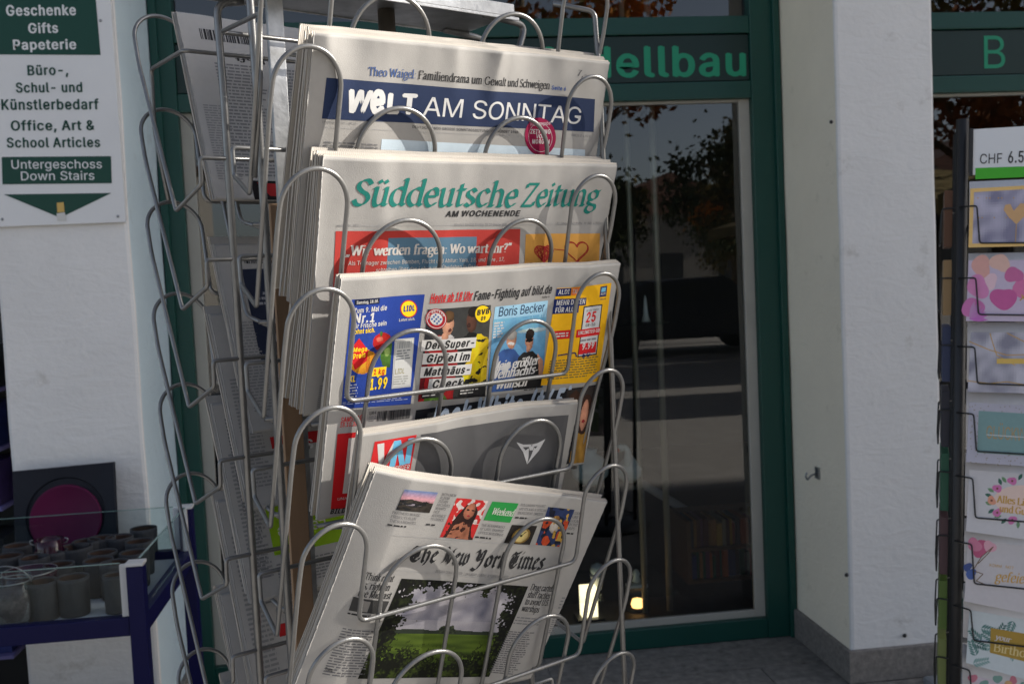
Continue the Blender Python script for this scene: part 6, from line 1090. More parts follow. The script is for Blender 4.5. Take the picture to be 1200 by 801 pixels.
m = MB(); pr = [(0, .002), (.045, .002), (.058, .02), (.06, .07), (.055, .1), (.045, .115), (.05, .128), (.047, .128), (.042, .115), (.052, .1), (.057, .07), (.055, .02), (.043, .006), (0, .006)]; m.lathe((c.x, c.y, ZS), pr, 40); m.build('glass_jar', M_CGLASS, t)
m = MB(); m.lathe((c.x, c.y, ZS), [(0, .008), (.04, .008), (.05, .025), (.052, .07), (.046, .09), (0, .09)], 30); m.build('filling', material('pink_sand', (.11, .08, .088), .9, 0, 1., 120., .35, 120.), t)
m = MB(); m.tube([(c.x+.052*math.cos(a), c.y+.052*math.sin(a), ZS+.117) for a in (2*PI*k/32 for k in range(32))], .0016, 6, closed=True); m.tube([(c.x+.06*math.cos(a), c.y-.03-.02*math.sin(a), ZS+.118+.05*math.sin(a)) for a in (PI*k/24 for k in range(25))], .0016, 6); m.build('wire_handle', M_STEEL, t)
c = on_plane(34, 664, Vector((0, 0, ZS+.115)), Vector((0, 0, 1)))
t = thing('glass_bowl', 'low plum glass bowl with wire rim behind the front cups', 'bowl', (c.x, c.y, ZS))
m = MB(); m.lathe((c.x, c.y, ZS), [(0, .002), (.05, .002), (.068, .05), (.07, .105), (.066, .105), (.06, .05), (.045, .01), (0, .01)], 36); m.build('glass_body', M_PLUMD, t)
m = MB(); m.tube([(c.x+.071*math.cos(a), c.y+.071*math.sin(a), ZS+.104) for a in (2*PI*k/36 for k in range(36))], .002, 6, closed=True); m.build('wire_rim', M_STEEL, t)
# square tray with a plum plate leaning on the pillar
YB = 3.36
tl = at_y(14, 549, YB+.1); tr = at_y(134, 543, YB+.1); bl = on_plane(4, 640, Vector((0, YB, 0)), Vector((0, 1, 0)))
wd = (tr-tl).length; ex = Vector((1, 0, .03)).normalized(); up = Vector((-.02, .2, 1)).normalized(); nm = ex.cross(up).normalized()
if nm.y > 0: nm = -nm
ey = nm.cross(ex).normalized() if nm.cross(ex).z > 0 else -nm.cross(ex).normalized()
cen = (tl+tr)/2 - ey*wd/2
Mt = Matrix(((ex.x, ey.x, nm.x, cen.x), (ex.y, ey.y, nm.y, cen.y), (ex.z, ey.z, nm.z, cen.z), (0, 0, 0, 1)))
t = thing('square_tray', 'square charcoal tray leaning against the left pillar behind the cups', 'tray', tuple(cen))
M_CHAR = material('charcoal_lacquer', (.014, .016, .024), .55, 0, .02, 50., .1, 5., spec=.2)
m = MB(); h2 = wd/2; m.box((0, 0, -.012), (wd, wd, .008), M=Mt)
for a in range(4): m.box((0, 0, 0), (.001, .001, .001), M=Mt) if False else None
m.build('tray_base', M_CHAR, t, bevel=.003)
m = MB(); n = 56; R0 = .118*wd/.36*1.05
vs = []; fs = []
for k in range(n):
    a = 2*PI*k/n; ca, sa = math.cos(a), math.sin(a); q = h2/max(abs(ca), abs(sa))
    for r_, z in ((q*.999, -.0085), (q*.985, .004), (R0*1.13, -.001), (R0*1.1, -.0075)): vs.append(Mt @ Vector((r_*ca, r_*sa, z)))
for k in range(n):
    j = (k+1) % n
    for i in range(3): fs.append((k*4+i, j*4+i, j*4+i+1, k*4+i+1))
m.add(vs, fs, smooth=False); m.build('tray_rim', M_CHAR, t)
m = MB(); m.lathe((0, -.012, 0), [(0, -.002), (R0*.93, -.002), (R0, .004), (R0*1.02, .003), (R0*1.02, -.007)], 56, M=Mt)
o = m.build('plate', material('plum_lacquer', rgb(86, 16, 58), .5, 0, 0, 1, .05, 4., spec=.2)); tag(o, 'round plum coloured plate standing in the charcoal tray', 'plate')
# blue stand further left with boxed goods
t = thing('goods_rack', 'dark rack of lilac and blue boxes left of the sign pillar', 'rack', (-1.75, 3.9, 0))
m = MB(); m.b(-2.3, -1.32, 3.9, 4.0, .05, 1.5); m.build('back_panel', M_BLACK, t)
for k, z in enumerate((.35, .6, .86, 1.06, 1.26)):
    m = MB(); m.b(-2.3, -1.32, 3.62, 3.9, z-.012, z); m.build('shelf', material('lilac_shelf_edge', rgb(120, 112, 168), .5) if k == 0 else bpy.data.materials['lilac_shelf_edge'], t)
    for j in range(3):
        cx = -1.42-.2*j; m = MB(); m.b(cx-.085, cx+.085, 3.65, 3.85, z+.001, z+.15); q = 'blue_box'+str((k+j) % 3)
        mt = bpy.data.materials.get(q) or material(q, [rgb(24, 40, 110), rgb(16, 20, 34), rgb(70, 50, 110)][(k+j) % 3], .4, 0, 0, 1, .5, 20.)
        b = m.build('goods_box', mt); tag(b, 'small dark boxed goods on the rack left of the sign pillar', 'box', 'boxes on the dark rack')

# ------------------------------------------------------------------ greeting card spinner, right
CA = math.radians(-29); TILT = math.radians(2.1)
P0 = at_y(1128, 140, 2.0); ax = Vector((math.sin(TILT), 0, math.cos(TILT)))
CX = Vector((math.cos(CA), math.sin(CA), 0)); CX = (CX - ax*CX.dot(ax)).normalized(); CNn = CX.cross(ax).normalized()
def cs(u, n, z): return P0 + CX*u + CNn*n - ax*z      # spinner frame: z measured down from the pole top
CMX = Matrix(((CX.x, CNn.x, ax.x, 0), (CX.y, CNn.y, ax.y, 0), (CX.z, CNn.z, ax.z, 0), (0, 0, 0, 1)))
spin = thing('card_spinner', 'black revolving greeting card rack at the right edge, with CHF price sign', 'card rack', (P0.x+.1, 2.0, 0))
for uu, nn in ((0, 0), (.235, 0), (0, -.235), (.235, -.235)):
    m = MB(); m.tube([cs(uu, nn, 0), cs(uu, nn, 1.78)], .0125, 16); m.build('upright', M_BLACK, spin)
for z in (1.74, .95, .22):
    m = MB()
    for a, b in (((0, 0), (.235, 0)), ((.235, 0), (.235, -.235)), ((.235, -.235), (0, -.235)), ((0, -.235), (0, 0))): m.tube([cs(a[0], a[1], z), cs(b[0], b[1], z)], .005, 8)
    m.build('cross_bar', M_BLACK, spin)
m = MB()
q = cs(.117, -.117, 1.79); m.lathe((q.x, q.y, 0), [(0, .006), (.26, .006), (.26, .02), (.03, .05), (.02, q.z), (0, q.z)], 32); m.build('base', M_BLACK, spin)
def cbox(m, u0, u1, n0, n1, z0, z1, **k):
    c = cs((u0+u1)/2, (n0+n1)/2, (z0+z1)/2); m.box((0, 0, 0), (abs(u1-u0), abs(n1-n0), abs(z1-z0)), M=Matrix.Translation(c) @ CMX, **k)
zof = lambda py: (py-140)/595.0                 # photograph row -> metres below the pole top at this distance
MC = print_material('coated_card', .4, .4, .02, .16)
SP = thing('price_sign', 'white price sign reading CHF 6.50 with green stripe on top of the card rack', 'price sign', tuple(cs(.12, .015, .1)))
m = MB(); cbox(m, .018, .225, .012, .016, zof(154), zof(209)); m.build('sign_plate', material('white_sign_plastic', (.74, .75, .77), .35), SP, bevel=.0006)
m = MB(); cbox(m, .0125, .020, .008, .019, zof(153), zof(210)); m.build('end_clip', M_BLACK, SP, bevel=.0006)
class Flat(Sheet):
    pass
def card_sheet(u, z, w, h, n=.0185, lean=.12):
    tl = cs(u, n, z); m_ = (CNn+ax*lean).normalized(); ex = (cs(u+.1, n, z)-tl).normalized()
    return Sheet(tl, ex, m_, w, h, wr=0)
m = MB(); sh = card_sheet(.018, zof(154), .207, zof(209)-zof(154), n=.0162, lean=0); p = Page(m, sh, .0006)
p.text('CHF', (1147.5, 192), (1175, 191), 11.5, K, 1, 'sans', .0); p.text('6.50', (1180, 191), (1209, 190), 13.5, K, 1, 'sans', .015); p.quad([(1143, 197), (1260, 193), (1260, 205), (1143, 210)], rgb(70, 176, 44), 1)
m.build('lettering', M_INK, SP)
GOLD = rgb(206, 160, 76)
def blot(p, x, y, r, col, L=1, n=14, seed=0, sq=1.):
    rnd = random.Random(seed); f1, f2 = rnd.uniform(0, 6), rnd.uniform(0, 6); R = lambda a: r*(1+.14*math.sin(2*a+f1)+.1*math.sin(3*a+f2)); p.poly([(x+R(a)*math.cos(a), y+sq*R(a)*math.sin(a)) for a in (2*PI*k/30 for k in range(30))][::-1], col, L)
def leaf(p, x, y, a, l, w, col, L=2):
    dx, dy = math.cos(a), math.sin(a); pts = [(x+dx*l*t-dy*w*s*math.sin(PI*t), y+dy*l*t+dx*w*s*math.sin(PI*t)) for t, s in ((0, 0), (.25, 1), (.5, 1), (.75, 1), (1, 0), (.75, -1), (.5, -1), (.25, -1))]
    p.poly(pts, col, L)
def marble(c1, c2, seed, sc=4): return lambda x, y: mix(c1, c2, .5+1.3*noise.noise((x*sc+seed, y*sc*.6+x*2, seed)))
LWH = (.64, .62, .64)
def card1(p): # silver with gold frame and heart balloon
    p.photo([(1137, 221), (1262, 214), (1262, 287), (1135, 290)], marble(rgb(196, 190, 208), rgb(136, 132, 156), 3, 6), 40, 24, 0)
    for q in ([(1137, 221), (1262, 214), (1262, 218), (1137, 225.5)], [(1137, 225), (1141.5, 225), (1139.5, 286), (1135, 290)], [(1135, 290), (1262, 287), (1262, 282), (1135, 285.5)]): p.quad(q, rgb(238, 196, 122), 2)
    for k in range(14): p.disc((1146+(k*37 % 60), 232+(k*23 % 46)), .8, .8, GOLD, 2, 8)
    p.poly([(1188, 243+4), (1184, 239), (1178, 240), (1176, 246), (1181, 253), (1191, 263), (1200, 254), (1207, 246), (1204, 239), (1196, 238)], rgb(214, 170, 120), 3)
    p.line((1191, 263), (1190, 284), .8, GOLD, 3)
def card2(p):
    p.quad([(1135, 305), (1262, 304), (1262, 377), (1132, 376)], rgb(206, 190, 212), 0)
    for i, (x, y, r, c) in enumerate(((1150, 312, 12, (226, 170, 160)), (1172, 308, 11, (232, 190, 176)), (1146, 336, 13, (222, 140, 190)), (1176, 350, 14, (206, 96, 158)), (1188, 322, 10, (206, 110, 160)), (1160, 330, 9, (236, 200, 210)), (1196, 338, 10, (220, 120, 170)), (1140, 360, 12, (210, 120, 180)))): blot(p, x, y, r, rgb(*c), 1+i % 3, 14, i)
    for k in range(7): leaf(p, 1136, 374, -1.3+k*.22, 22, 2.4, rgb(200, 150-6*k, 196), 4)
    p.line((1195, 352), (1203, 345), 1.4, GOLD, 5); p.line((1197, 345), (1203, 354), 1.4, GOLD, 5)
def card3(p):
    p.photo([(1138, 389), (1262, 390), (1262, 462), (1134, 459)], marble(rgb(200, 197, 208), rgb(142, 140, 156), 9, 7), 40, 26, 0)
    for a, b, c, d in (((1136, 400), (1160, 410), (1180, 416), (1210, 415)), ((1160, 390), (1164, 404), (1168, 416), (1190, 428)), ((1134, 446), (1160, 449), (1180, 447), (1210, 452)), ((1180, 390), (1200, 400), (1210, 410), (1230, 415))):
        for s, e in ((a, b), (b, c), (c, d)): p.line(s, e, 1., GOLD, 2)
    p.quad([(1168, 420), (1250, 420), (1250, 426), (1168, 426)], rgb(222, 186, 96), 3)
def card4(p):
    TE = rgb(126, 160, 160); p.quad([(1136, 471), (1262, 478), (1262, 550), (1132, 541)], rgb(186, 184, 198), 0); rnd = random.Random(2)
    for k in range(190): x = rnd.uniform(1136, 1230); y = rnd.uniform(474, 545); p.disc((x, y), .7, .7, rgb(150, 140, 130), 1, 6)
    p.quad([(1147, 481), (1262, 488), (1262, 538), (1145, 530)], TE, 2); p.text('GLÜCKWÜNSCHE', (1155, 513), (1247, 520), 15, rgb(176, 150, 104), 3, 'sans', -.008); p.line((1156, 509), (1230, 514), .8, rgb(220, 220, 225), 4)
FLC = [(214, 120, 176), (228, 158, 130), (206, 100, 130), (70, 128, 112), (52, 104, 88), (110, 150, 110)]
def card5(p):
    p.quad([(1136, 550), (1262, 560), (1262, 640), (1132, 622)], LWH, 0); p.disc((1197, 585), 33, 17, rgb(236, 208, 196), 1)
    rnd = random.Random(5)
    for k in range(30):
        a = 2*PI*k/30; x, y = 1197+35*math.cos(a), 586+24*math.sin(a)
        if k % 3 == 0: blot(p, x, y, 5, rgb(*FLC[rnd.randrange(3)]), 3, 9, k); p.disc((x, y), 1.4, 1.4, rgb(120, 70, 50), 4, 8)
        else: leaf(p, x, y, a+rnd.uniform(-.8, .8), 9, 2.2, rgb(*FLC[3+k % 3]), 2)
    p.text('Alles Liebe', (1168, 588), (1216, 594), 8, GOLD, 4, 'bookbold'); p.text('und Gute', (1171, 599), (1210, 604), 8, GOLD, 4, 'bookbold')
def card6(p):
    p.quad([(1134, 632), (1262, 645), (1262, 730), (1130, 704)], rgb(206, 200, 202), 0)
    for i, (x, y, r, c) in enumerate(((1150, 642, 10, (196, 90, 130)), (1142, 638, 8, (214, 130, 160)), (1160, 640, 7, (226, 170, 186)), (1138, 672, 6, (70, 100, 170)), (1134, 664, 5, (60, 80, 140)))): blot(p, x, y, r, rgb(*c), 1+i % 2, 12, i+30)
    pts = [(1146, 660), (1158, 648), (1164, 640), (1150, 652), (1140, 668), (1152, 672), (1144, 680), (1154, 684)]
    for a, b in zip(pts, pts[1:]): p.line(a, b, 1., rgb(110, 84, 50), 3)
    p.text('KOMM', (1159, 663), (1174, 665), 3.5, GOLD, 3, 'sans'); p.text('MIT', (1178, 665), (1188, 667), 3.5, GOLD, 3, 'sans'); p.text('gefeiert', (1166, 680), (1210, 684), 11, GOLD, 3, 'italic')
def card7(p):
    p.quad([(1136, 714), (1262, 736), (1262, 812), (1132, 776)], rgb(206, 214, 216), 0); rnd = random.Random(11)
    for k in range(11):
        x, y = rnd.uniform(1138, 1200), rnd.uniform(722, 778); a = rnd.uniform(0, 6.28)
        for s in (-1, 1):
            for j in range(6): leaf(p, x+math.cos(a)*j*3.2, y+math.sin(a)*j*3.2, a+s*.8, 8-j*.6, 1.2, rgb(*random.Random(k).choice([(88, 132, 128), (58, 104, 100), (130, 164, 160)])), 1+k % 3)
    p.quad([(1161, 735), (1262, 752), (1262, 790), (1160, 764)], rgb(176, 140, 48), 5); p.text('your', (1166, 748), (1184, 752), 6, LWH, 6, 'italic'); p.text('Birthday', (1164, 762), (1216, 773), 10, rgb(220, 200, 140), 6, 'roman')
def card8(p):
    p.quad([(1138, 790), (1262, 820), (1262, 890), (1134, 860)], rgb(210, 196, 204), 0)
    for i in range(16): blot(p, 1140+(i*13 % 70), 794+(i*7 % 30), 5, rgb(*[(206, 120, 140), (120, 160, 150), (216, 170, 120)][i % 3]), 1+i % 4, 10, i+60)
cards = [(217, 291, card1, 'silver greeting card with gold border and heart balloon, topmost under the price sign'), (304, 377, card2, 'greeting card with pink balloons below the silver heart one'), (388, 461, card3, 'pale marbled greeting card with thin gold lines'),
    (470, 544, card4, 'teal greeting card reading GLÜCKWÜNSCHE'), (549, 626, card5, 'white greeting card with flower wreath reading Alles Liebe'), (631, 708, card6, 'greeting card with single pink bloom and gold script'),
    (713, 779, card7, 'greeting card with palm leaves and gold Birthday panel'), (789, 862, card8, 'floral greeting card at the bottom of the card rack')]
side_cols = [(rgb(92, 56, 30), 'brown envelope'), (rgb(150, 120, 80), 'tan envelope'), (rgb(40, 52, 86), 'blue'), (rgb(30, 32, 48), 'dark'), (rgb(20, 84, 62), 'green'), (rgb(78, 52, 58), 'mauve'), (rgb(84, 110, 40), 'lime'), (rgb(120, 130, 70), 'olive')]
for i, (y0, y1, fn, label) in enumerate(cards):
    z0, z1 = zof(y0), zof(y1)
    sh = card_sheet(.014, z0, .205, z1-z0)
    t = thing('greeting_card', label, 'greeting card', tuple(sh.O+sh.es*.1), 'cards on the spinner')
    m = MB(); slab(m, sh, 0, .0014, nu=2, nv=2, serr=0, col=(.66, .65, .67)); fn(Page(m, sh, .0002)); m.build('card_front', MC, t)
    m = MB(); slab(m, sh, .0018, .0105, nu=2, nv=2, ds=.0006, dt=-.0006, serr=0, col=(.6, .6, .62)); m.build('cards_behind', MC, t)
    m = MB()
    zc = zof(y0+30)
    m.tube(fillet([cs(-.004, .012, zc), cs(.028, .033, zc), cs(.034, .036, z1+.002), cs(.17, .036, z1+.004), cs(.176, .033, zc), cs(.24, .012, zc)], .006), .0017, 8); m.tube([cs(.03, .02, z1+.006), cs(.2, .02, z1+.006)], .0022, 6); m.build('card_holder', M_BLACK, spin)
    # the neighbouring face of the spinner, seen edge on
    m = MB(); cbox(m, -.032, -.016, -.19, -.03, z0+.012, z1+.006); mt = material('side_card', side_cols[i][0], .5)
    o = m.build('greeting_card', mt, bevel=.0008)
    tag(o, ['brown', 'tan', 'navy blue', 'charcoal', 'dark green', 'mauve', 'lime green', 'olive'][i]+' card seen edge on at the left side of the card rack', 'greeting card', 'cards on the spinner side')
    m = MB(); m.tube(fillet([cs(0, -.02, zc), cs(-.036, -.03, zc), cs(-.038, -.03, z1), cs(-.038, -.18, z1), cs(-.036, -.18, zc), cs(0, -.21, zc)], .005), .0017, 6); m.build('card_holder', M_BLACK, spin)
# grey plastic foot of a parasol stand by the right pillar
q = on_plane(1102, 797, Vector((0, 0, .03)), Vector((0, 0, 1)))
m = MB(); m.b(q.x-.05, q.x+.4, q.y-.14, q.y+.04, .006, .04); o = m.build('plastic_base', material('grey_plastic', (.2, .21, .22), .5), bevel=.015); tag(o, 'low grey plastic base on the pavement at the foot of the right pillar', 'base')

# ------------------------------------------------------------------ inside the shop
M_POLE = material('satin_pole', (.36, .34, .28), .4, .3)
shelf = thing('glass_display', 'glass shelved display on pale poles inside the window', 'display', (.75, 4.6, 0))
YD = 4.45
for (x0, y0, x1, y1) in ((733, 130, 752, 560), (763, 125, 784, 715)):
    a = at_y(x0, y0, YD); m = MB(); m.tube([(a.x, YD, .02), (a.x, YD, 3.28)], .012 if x0 < 750 else .015, 14); m.build('pole', M_POLE, shelf)
zsh = []
xl = .1; xr = at_y(772, 400, YD).x+.02
for py in (379, 566, 690):
    z = at_y(740, py, YD).z; zsh.append(z); m = MB(); m.b(xl, xr, YD-.12, YD+.35, z-.004, z+.004); m.build('glass_shelf', M_CGLASS, shelf)
def at_d(px, py): return at_y(px, py, YD+.02)
M_PORC = material('porcelain', (.75, .78, .8), .2, 0, 0, 1, .1, 10.); M_ORNG = material('orange_beak', rgb(220, 80, 30), .4); M_BLUEP = material('pale_blue_ceramic', (.55, .68, .76), .2); M_WARM = material('warm_wood', (.16, .09, .05), .6)
q = at_d(738, 560); t = thing('swan_figurine', 'white swan figurine with orange beak on the glass shelf', 'figurine', (q.x, q.y, zsh[1]+.005)); zz = zsh[1]+.005
m = MB()
for k in range(9):
    pass
m.lathe((q.x, q.y, zz), [(0, 0), (.03, .0), (.055, .03), (.058, .06), (.04, .09), (.018, .115), (.008, .13), (0, .132)], 28)
m.tube(fillet([(q.x-.02, q.y-.03, zz+.08), (q.x-.01, q.y-.035, zz+.14), (q.x-.03, q.y-.04, zz+.17), (q.x-.05, q.y-.045, zz+.155)], .02, 8), lambda s: .017-.006*s, 12); m.lathe((q.x-.045, q.y-.045, zz+.145), [(0, 0), (.014, .006), (.018, .018), (.012, .032), (0, .036)], 16)
m.build('swan_body', M_PORC, t); m = MB(); m.tube([(q.x-.055, q.y-.05, zz+.158), (q.x-.075, q.y-.058, zz+.142)], lambda s: .008*(1-s)+.002, 8); m.build('beak', M_ORNG, t)
q = at_d(692, 560); m = MB(); m.lathe((q.x, q.y, zsh[1]+.005), [(0, 0), (.04, 0), (.08, .04), (.085, .08), (.06, .12), (.03, .14), (.035, .16), (.03, .16), (0, .13)], 32); o = m.build('vase', M_BLUEP); tag(o, 'round pale blue vase behind the tabloid edge on the glass shelf', 'vase')
q = at_d(700, 672); zz = zsh[2]+.005; t = thing('ice_cream_figurine', 'pale ice cream cone figurine on the lower glass shelf', 'figurine', (q.x, q.y, zz))
m = MB(); m.lathe((q.x, q.y, zz), [(0, 0), (.016, 0), (.03, .055), (.034, .07), (0, .07)], 24); m.build('cone', M_PORC, t); m = MB(); m.lathe((q.x, q.y, zz+.068), [(0, -.01), (.026, 0), (.033, .022), (.026, .045), (0, .056)], 24); m.build('scoop', M_BLUEP, t)
q = at_d(746, 685); m = MB(); m.b(q.x-.042, q.x+.042, q.y-.02, q.y+.02, zz, zz+.1); t = thing('glass_block', 'small clear glass block with snowman on white foot', 'ornament', (q.x, q.y, zz)); m.build('block', M_CGLASS, t, bevel=.003)
m = MB(); m.b(q.x-.046, q.x+.046, q.y-.024, q.y+.024, zz-.002, zz+.012); m.build('foot', M_PORC, t, bevel=.002); m = MB(); m.lathe((q.x, q.y, zz+.014), [(0, 0), (.022, .012), (.014, .032), (.018, .045), (.01, .062), (0, .066)], 16); m.build('snowman', M_PORC, t)
for (px, py, c) in ((757, 376, 'white'), (706, 376, 'white')):
    q = at_d(px, py); m = MB(); m.lathe((q.x, q.y, zsh[0]+.005), [(0, 0), (.02, 0), (.012, .03), (.006, .10), (0, .12)], 14); o = m.build('cone_ornament', M_PORC); tag(o, {757: 'slender white cone ornament beside the pale pole on the top glass shelf', 706: 'slender white cone ornament by the paper edge on the top glass shelf'}[px], 'ornament')
lampm = lamp_material('lit_paper_shade', (1, .82, .5), 1.0); q = at_y(690, 712, 4.42)
t = thing('light_box', 'glowing cream paper lamp low behind the stand', 'lamp', (q.x, q.y, .02)); m = MB(); m.b(q.x-.035, q.x+.035, q.y-.03, q.y+.03, q.z-.1, q.z+.1); m.build('shade', lampm, t); m = MB(); m.b(q.x-.06, q.x+.06, q.y-.06, q.y+.06, .021, .04); m.tube([(q.x, q.y, .04), (q.x, q.y, q.z-.1)], .01, 10); m.build('stem', M_BLACK, t)
q = at_y(747, 707, 4.5); t = thing('small_lamp', 'small round glowing orange lamp on the shop floor', 'lamp', (q.x, q.y, .02)); m = MB(); m.lathe((q.x, q.y, q.z), [(0, -.03), (.022, -.022), (.03, 0), (.022, .022), (0, .03)], 20); m.build('globe', lamp_material('orange_globe', (1, .5, .16), 1.6), t); m = MB(); m.tube([(q.x, q.y, .02), (q.x, q.y, q.z-.028)], .008, 8); m.lathe((q.x, q.y, .02), [(.0, .012), (.05, .01), (.05, 0)], 20); m.build('stem', M_BLACK, t)
# book shelves deeper in the shop
bc = thing('bookcase', 'low wooden bookcase full of coloured books inside the shop', 'bookcase', (1.75, 4.8, 0))
YK = 4.78; x0 = at_y(812, 690, YK).x; x1 = at_y(905, 690, YK).x+.3
for k, z in enumerate((.034, .19)):
    m = MB(); m.b(x0, x1, YK, YK+.3, z-.008, z+.008); m.build('shelf', M_WARM, bc)
m = MB(); m.b(x0-.02, x0, YK, YK+.3, .025, .335); m.build('side_panel', M_WARM, bc); m = MB(); m.b(x1, x1+.02, YK, YK+.3, .025, .335); m.build('side_panel', M_WARM, bc); m = MB(); m.b(x0, x1, YK+.3, YK+.31, .025, .335); m.build('back_panel', M_WARM, bc)
rnd = random.Random(77); bcol = [(150, 40, 36), (40, 60, 120), (190, 150, 50), (40, 90, 70), (170, 120, 60), (110, 60, 90), (60, 60, 66), (180, 90, 40), (90, 40, 30), (150, 140, 120)]
bm_ = [material('book_cover', rgb(*c), .5) for c in bcol]
for k, z in enumerate((.042, .198)):
    x = x0+.006
    while x < x1-.05:
        w = rnd.uniform(.012, .03); h = rnd.uniform(.10, .138); m = MB(); m.b(x, x+w-.001, YK+.02+rnd.random()*.02, YK+.22, z, z+h); o = m.build('book', bm_[rnd.randrange(10)]); tag(o, 'coloured book standing in the low bookcase inside the shop', 'book', 'books in the shop bookcase'); x += w
a = at_y(752, 566, 5.0); b = at_y(884, 646, 5.4); m = MB(); m.tube([a, b], .022, 12); o = m.build('handrail', material('grey_handrail', (.4, .4, .45), .4)); tag(o, 'sloping grey handrail of the stairs inside the shop', 'handrail')
m = MB(); m.b(a.x-.01, a.x+.01, 4.99, 5.01, .02, a.z); m.b(b.x-.01, b.x+.01, 5.39, 5.41, .02, b.z); pq = m.build('post', M_STEEL, o)

# ------------------------------------------------------------------ the square behind the camera, which the panes reflect
M_WALL2 = material('far_render', (.22, .21, .19), .9, 0, .1, 5., .15, .6); M_ROOF = material('roof_tile', (.16, .08, .06), .9, 0, .2, 12., .3, 4.); M_DARK = material('dark_pane', (.03, .035, .04), .2)
def house(x0, x1, y, h, gable, label):
    t = thing('town_house', label, 'house', ((x0+x1)/2, y-4, 0), 'houses across the square')
    m = MB(); m.b(x0, x1, y-9, y, 0, h); m.build('wall', M_WALL2, t)
    xm = (x0+x1)/2; m = MB(); z = h+gable
    m.add([(x0-.4, y+.4, h), (x1+.4, y+.4, h), (xm, y+.4, z), (x0-.4, y-9.4, h), (x1+.4, y-9.4, h), (xm, y-9.4, z)], [(0, 1, 2), (5, 4, 3), (0, 2, 5, 3), (1, 4, 5, 2), (0, 3, 4, 1)]); m.build('roof', M_ROOF, t)
    n = int((x1-x0)/2.6)
    for r in range(int(h/3)):
        for k in range(n):
            cx = x0+(k+.5)*(x1-x0)/n; m = MB(); m.b(cx-.55, cx+.55, y-.05, y+.03, .9+3*r, 2.4+3*r); m.build('window', M_DARK, t)
house(-22, -8, -34, 7, 4, 'rendered house with brown gable roof far left across the square')
house(9, 17.5, -38, 4.2, 1.9, 'low gabled house in the middle across the square')
house(24, 38, -40, 5, 3, 'long rendered house at the far end of the square')
ML = [material('autumn_leaf', rgb(*c), .7) for c in ((176, 112, 34), (124, 72, 26), (98, 86, 32), (58, 68, 30))]; M_BARK = material('bark', (.12, .09, .06), .9, 0, .6, 30., .3, 10.)
def tree(x, y, h, r, seed, label, pal):
    rnd = random.Random(seed); t = thing('plane_tree', label, 'tree', (x, y, 0), 'trees on the square')
    m = MB(); m.tube([(x, y, 0), (x+.1, y, h*.25), (x-.05, y+.1, h*.55), (x, y, h*.85)], lambda s: .2*(1-.8*s), 10)
    for k in range(7):
        a = rnd.uniform(0, 6.28); z = h*rnd.uniform(.35, .6); m.tube([(x, y, z), (x+math.cos(a)*r*.5, y+math.sin(a)*r*.5, z+h*.15), (x+math.cos(a)*r*.85, y+math.sin(a)*r*.85, z+h*.22)], lambda s: .08*(1-.85*s), 6)
    m.build('trunk', M_BARK, t)
    m = MB(); cl = []
    for k in range(26):
        d = Vector((rnd.gauss(0, 1), rnd.gauss(0, 1), rnd.gauss(0, .75))).normalized()*rnd.uniform(.35, 1); cl.append((Vector((x, y, h*.68))+Vector((d.x*r, d.y*r, d.z*h*.3)), rnd.uniform(.5, 1.0)*r*.36, rnd.choice(pal)))
    for c, cr, mi in cl:
        for k in range(230):
            q = c+Vector((rnd.gauss(0, .5), rnd.gauss(0, .5), rnd.gauss(0, .45)))*cr; s = rnd.uniform(.05, .10); e1 = Vector((rnd.uniform(-1, 1), rnd.uniform(-1, 1), rnd.uniform(-1, 1))).normalized(); e2 = e1.orthogonal().normalized()
            m.add([q-e1*s, q+e2*s*.6, q+e1*s, q-e2*s*.6], [(0, 1, 2, 3)], mi=mi)
    m.build('crown', ML, t)
tree(2.3, -7.4, 7.0, 2.0, 1, 'orange autumn plane tree nearest the shop on the square', (0, 0, 1, 2))
tree(10.6, -22, 4.6, 1.7, 2, 'small yellowing tree in front of the low gabled house', (0, 2, 2, 3))
tree(-7, -14, 8.5, 3, 3, 'green and orange plane tree at the left of the square', (1, 2, 3, 3))
tree(10, -7.6, 6.5, 2.4, 4, 'rusty plane tree second in the row along the square', (1, 1, 2, 3))
tree(16, -7.2, 6.5, 2.5, 5, 'green plane tree third in the row along the square', (2, 3, 3, 3))
tree(8.5, -13, 5.0, 2.3, 6, 'dark green low tree behind the parked car', (3, 3, 3, 2))
tree(4.4, -15, 4.6, 2.2, 7, 'dark green low tree left behind the parked car', (3, 3, 2, 3))
M_CANV = material('canvas', (.16, .12, .04), .9, 0, .1, 40., .1, 3.)
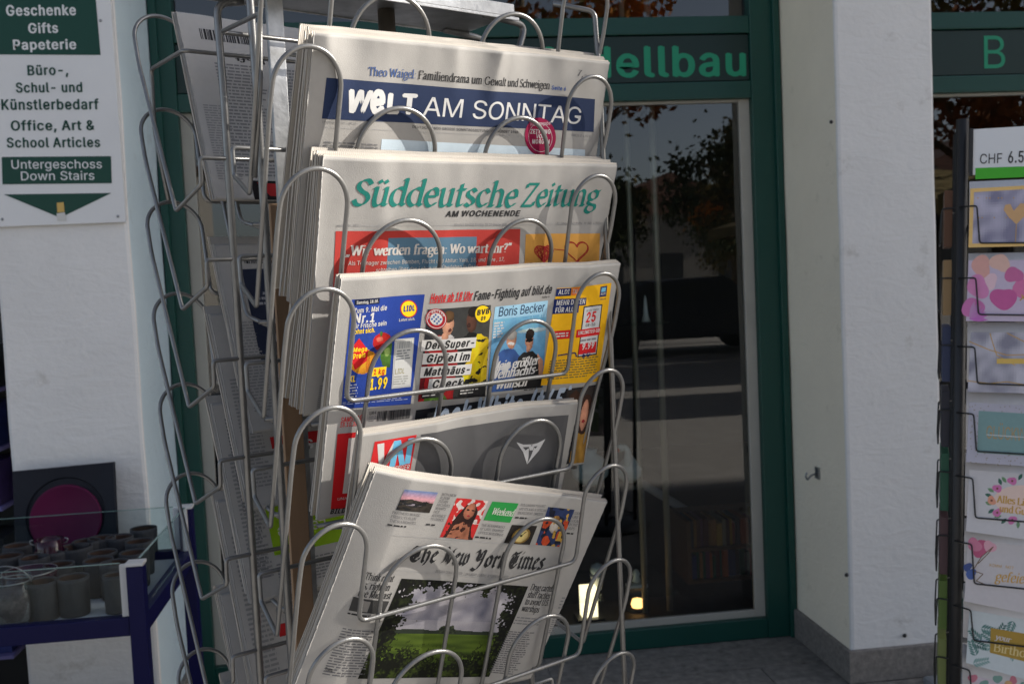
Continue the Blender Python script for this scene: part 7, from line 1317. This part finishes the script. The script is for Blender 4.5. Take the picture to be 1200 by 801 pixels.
for k, (x, y) in enumerate(((8.3, -6.4), (12.0, -6.4), (8.3, -10.2), (12.0, -10.2), (7.9, -2.9), (11.2, -2.7))):  # parasols added out of view to throw shade bands over the paving
    t = thing('added_parasol', 'square ochre parasol added out of view to shade the square, '+['nearer one of the front row', 'further one of the front row', 'nearer one of the rear row', 'further one of the rear row', 'smaller one close to the shops', 'smaller one further along the shops'][k], 'parasol', (x, y, 0), 'parasols added to shade the square')
    m = MB(); m.tube([(x, y, 0), (x, y, 2.95)], .03, 10); m.build('pole', M_BLACK, t)
    m = MB(); h = 1.75 if k < 4 else 1.0; c4 = [(x-h, y-h, 2.35), (x+h, y-h, 2.35), (x+h, y+h, 2.35), (x-h, y+h, 2.35)]; m.add(c4+[(x, y, 2.9)]+[(a, b, 2.15) for a, b, _ in c4], [(0, 1, 4), (1, 2, 4), (2, 3, 4), (3, 0, 4), (0, 5, 6, 1), (1, 6, 7, 2), (2, 7, 8, 3), (3, 8, 5, 0)]); m.build('canopy', M_CANV, t)
    m = MB(); m.lathe((x, y, 0), [(0, .002), (.35, .002), (.35, .06), (.05, .09), (0, .09)], 20); m.build('base', M_STEEL, t)
car = thing('parked_car', 'dark parked car across the square', 'car', (5.6, -11, 0)); prof = [(-2.1, .3), (-2.15, .75), (-1.5, .9), (-.8, 1.4), (.7, 1.42), (1.4, .95), (2.1, .8), (2.15, .3)]
m = MB(); n = len(prof); vs = [(5.6+x, y, z) for y in (-11.8, -10.2) for x, z in prof]; m.add(vs, [tuple(range(n)), tuple(range(2*n-1, n-1, -1))]+[(i, i+n, (i+1) % n+n, (i+1) % n) for i in range(n)]); m.build('body', material('car_paint', (.05, .055, .07), .2, .2), car, bevel=.05)
for x in (-1.3, 1.35):
    for y in (-11.75, -10.25): m = MB(); m.lathe((0, 0, 0), [(0, -.1), (.28, -.1), (.32, -.06), (.32, .06), (.28, .1), (0, .1)], 24, M=Matrix.Translation((5.6+x, y, .32)) @ Matrix.Rotation(PI/2, 4, 'X')); m.build('wheel', M_BLACK, car)
m = MB(); m.add([(5.6-.72, -10.18, 1.32), (5.6+.62, -10.18, 1.33), (5.6+1.15, -10.18, .98), (5.6-1.2, -10.18, .96)], [(0, 1, 2, 3)]); m.build('side_window', M_DARK, car)
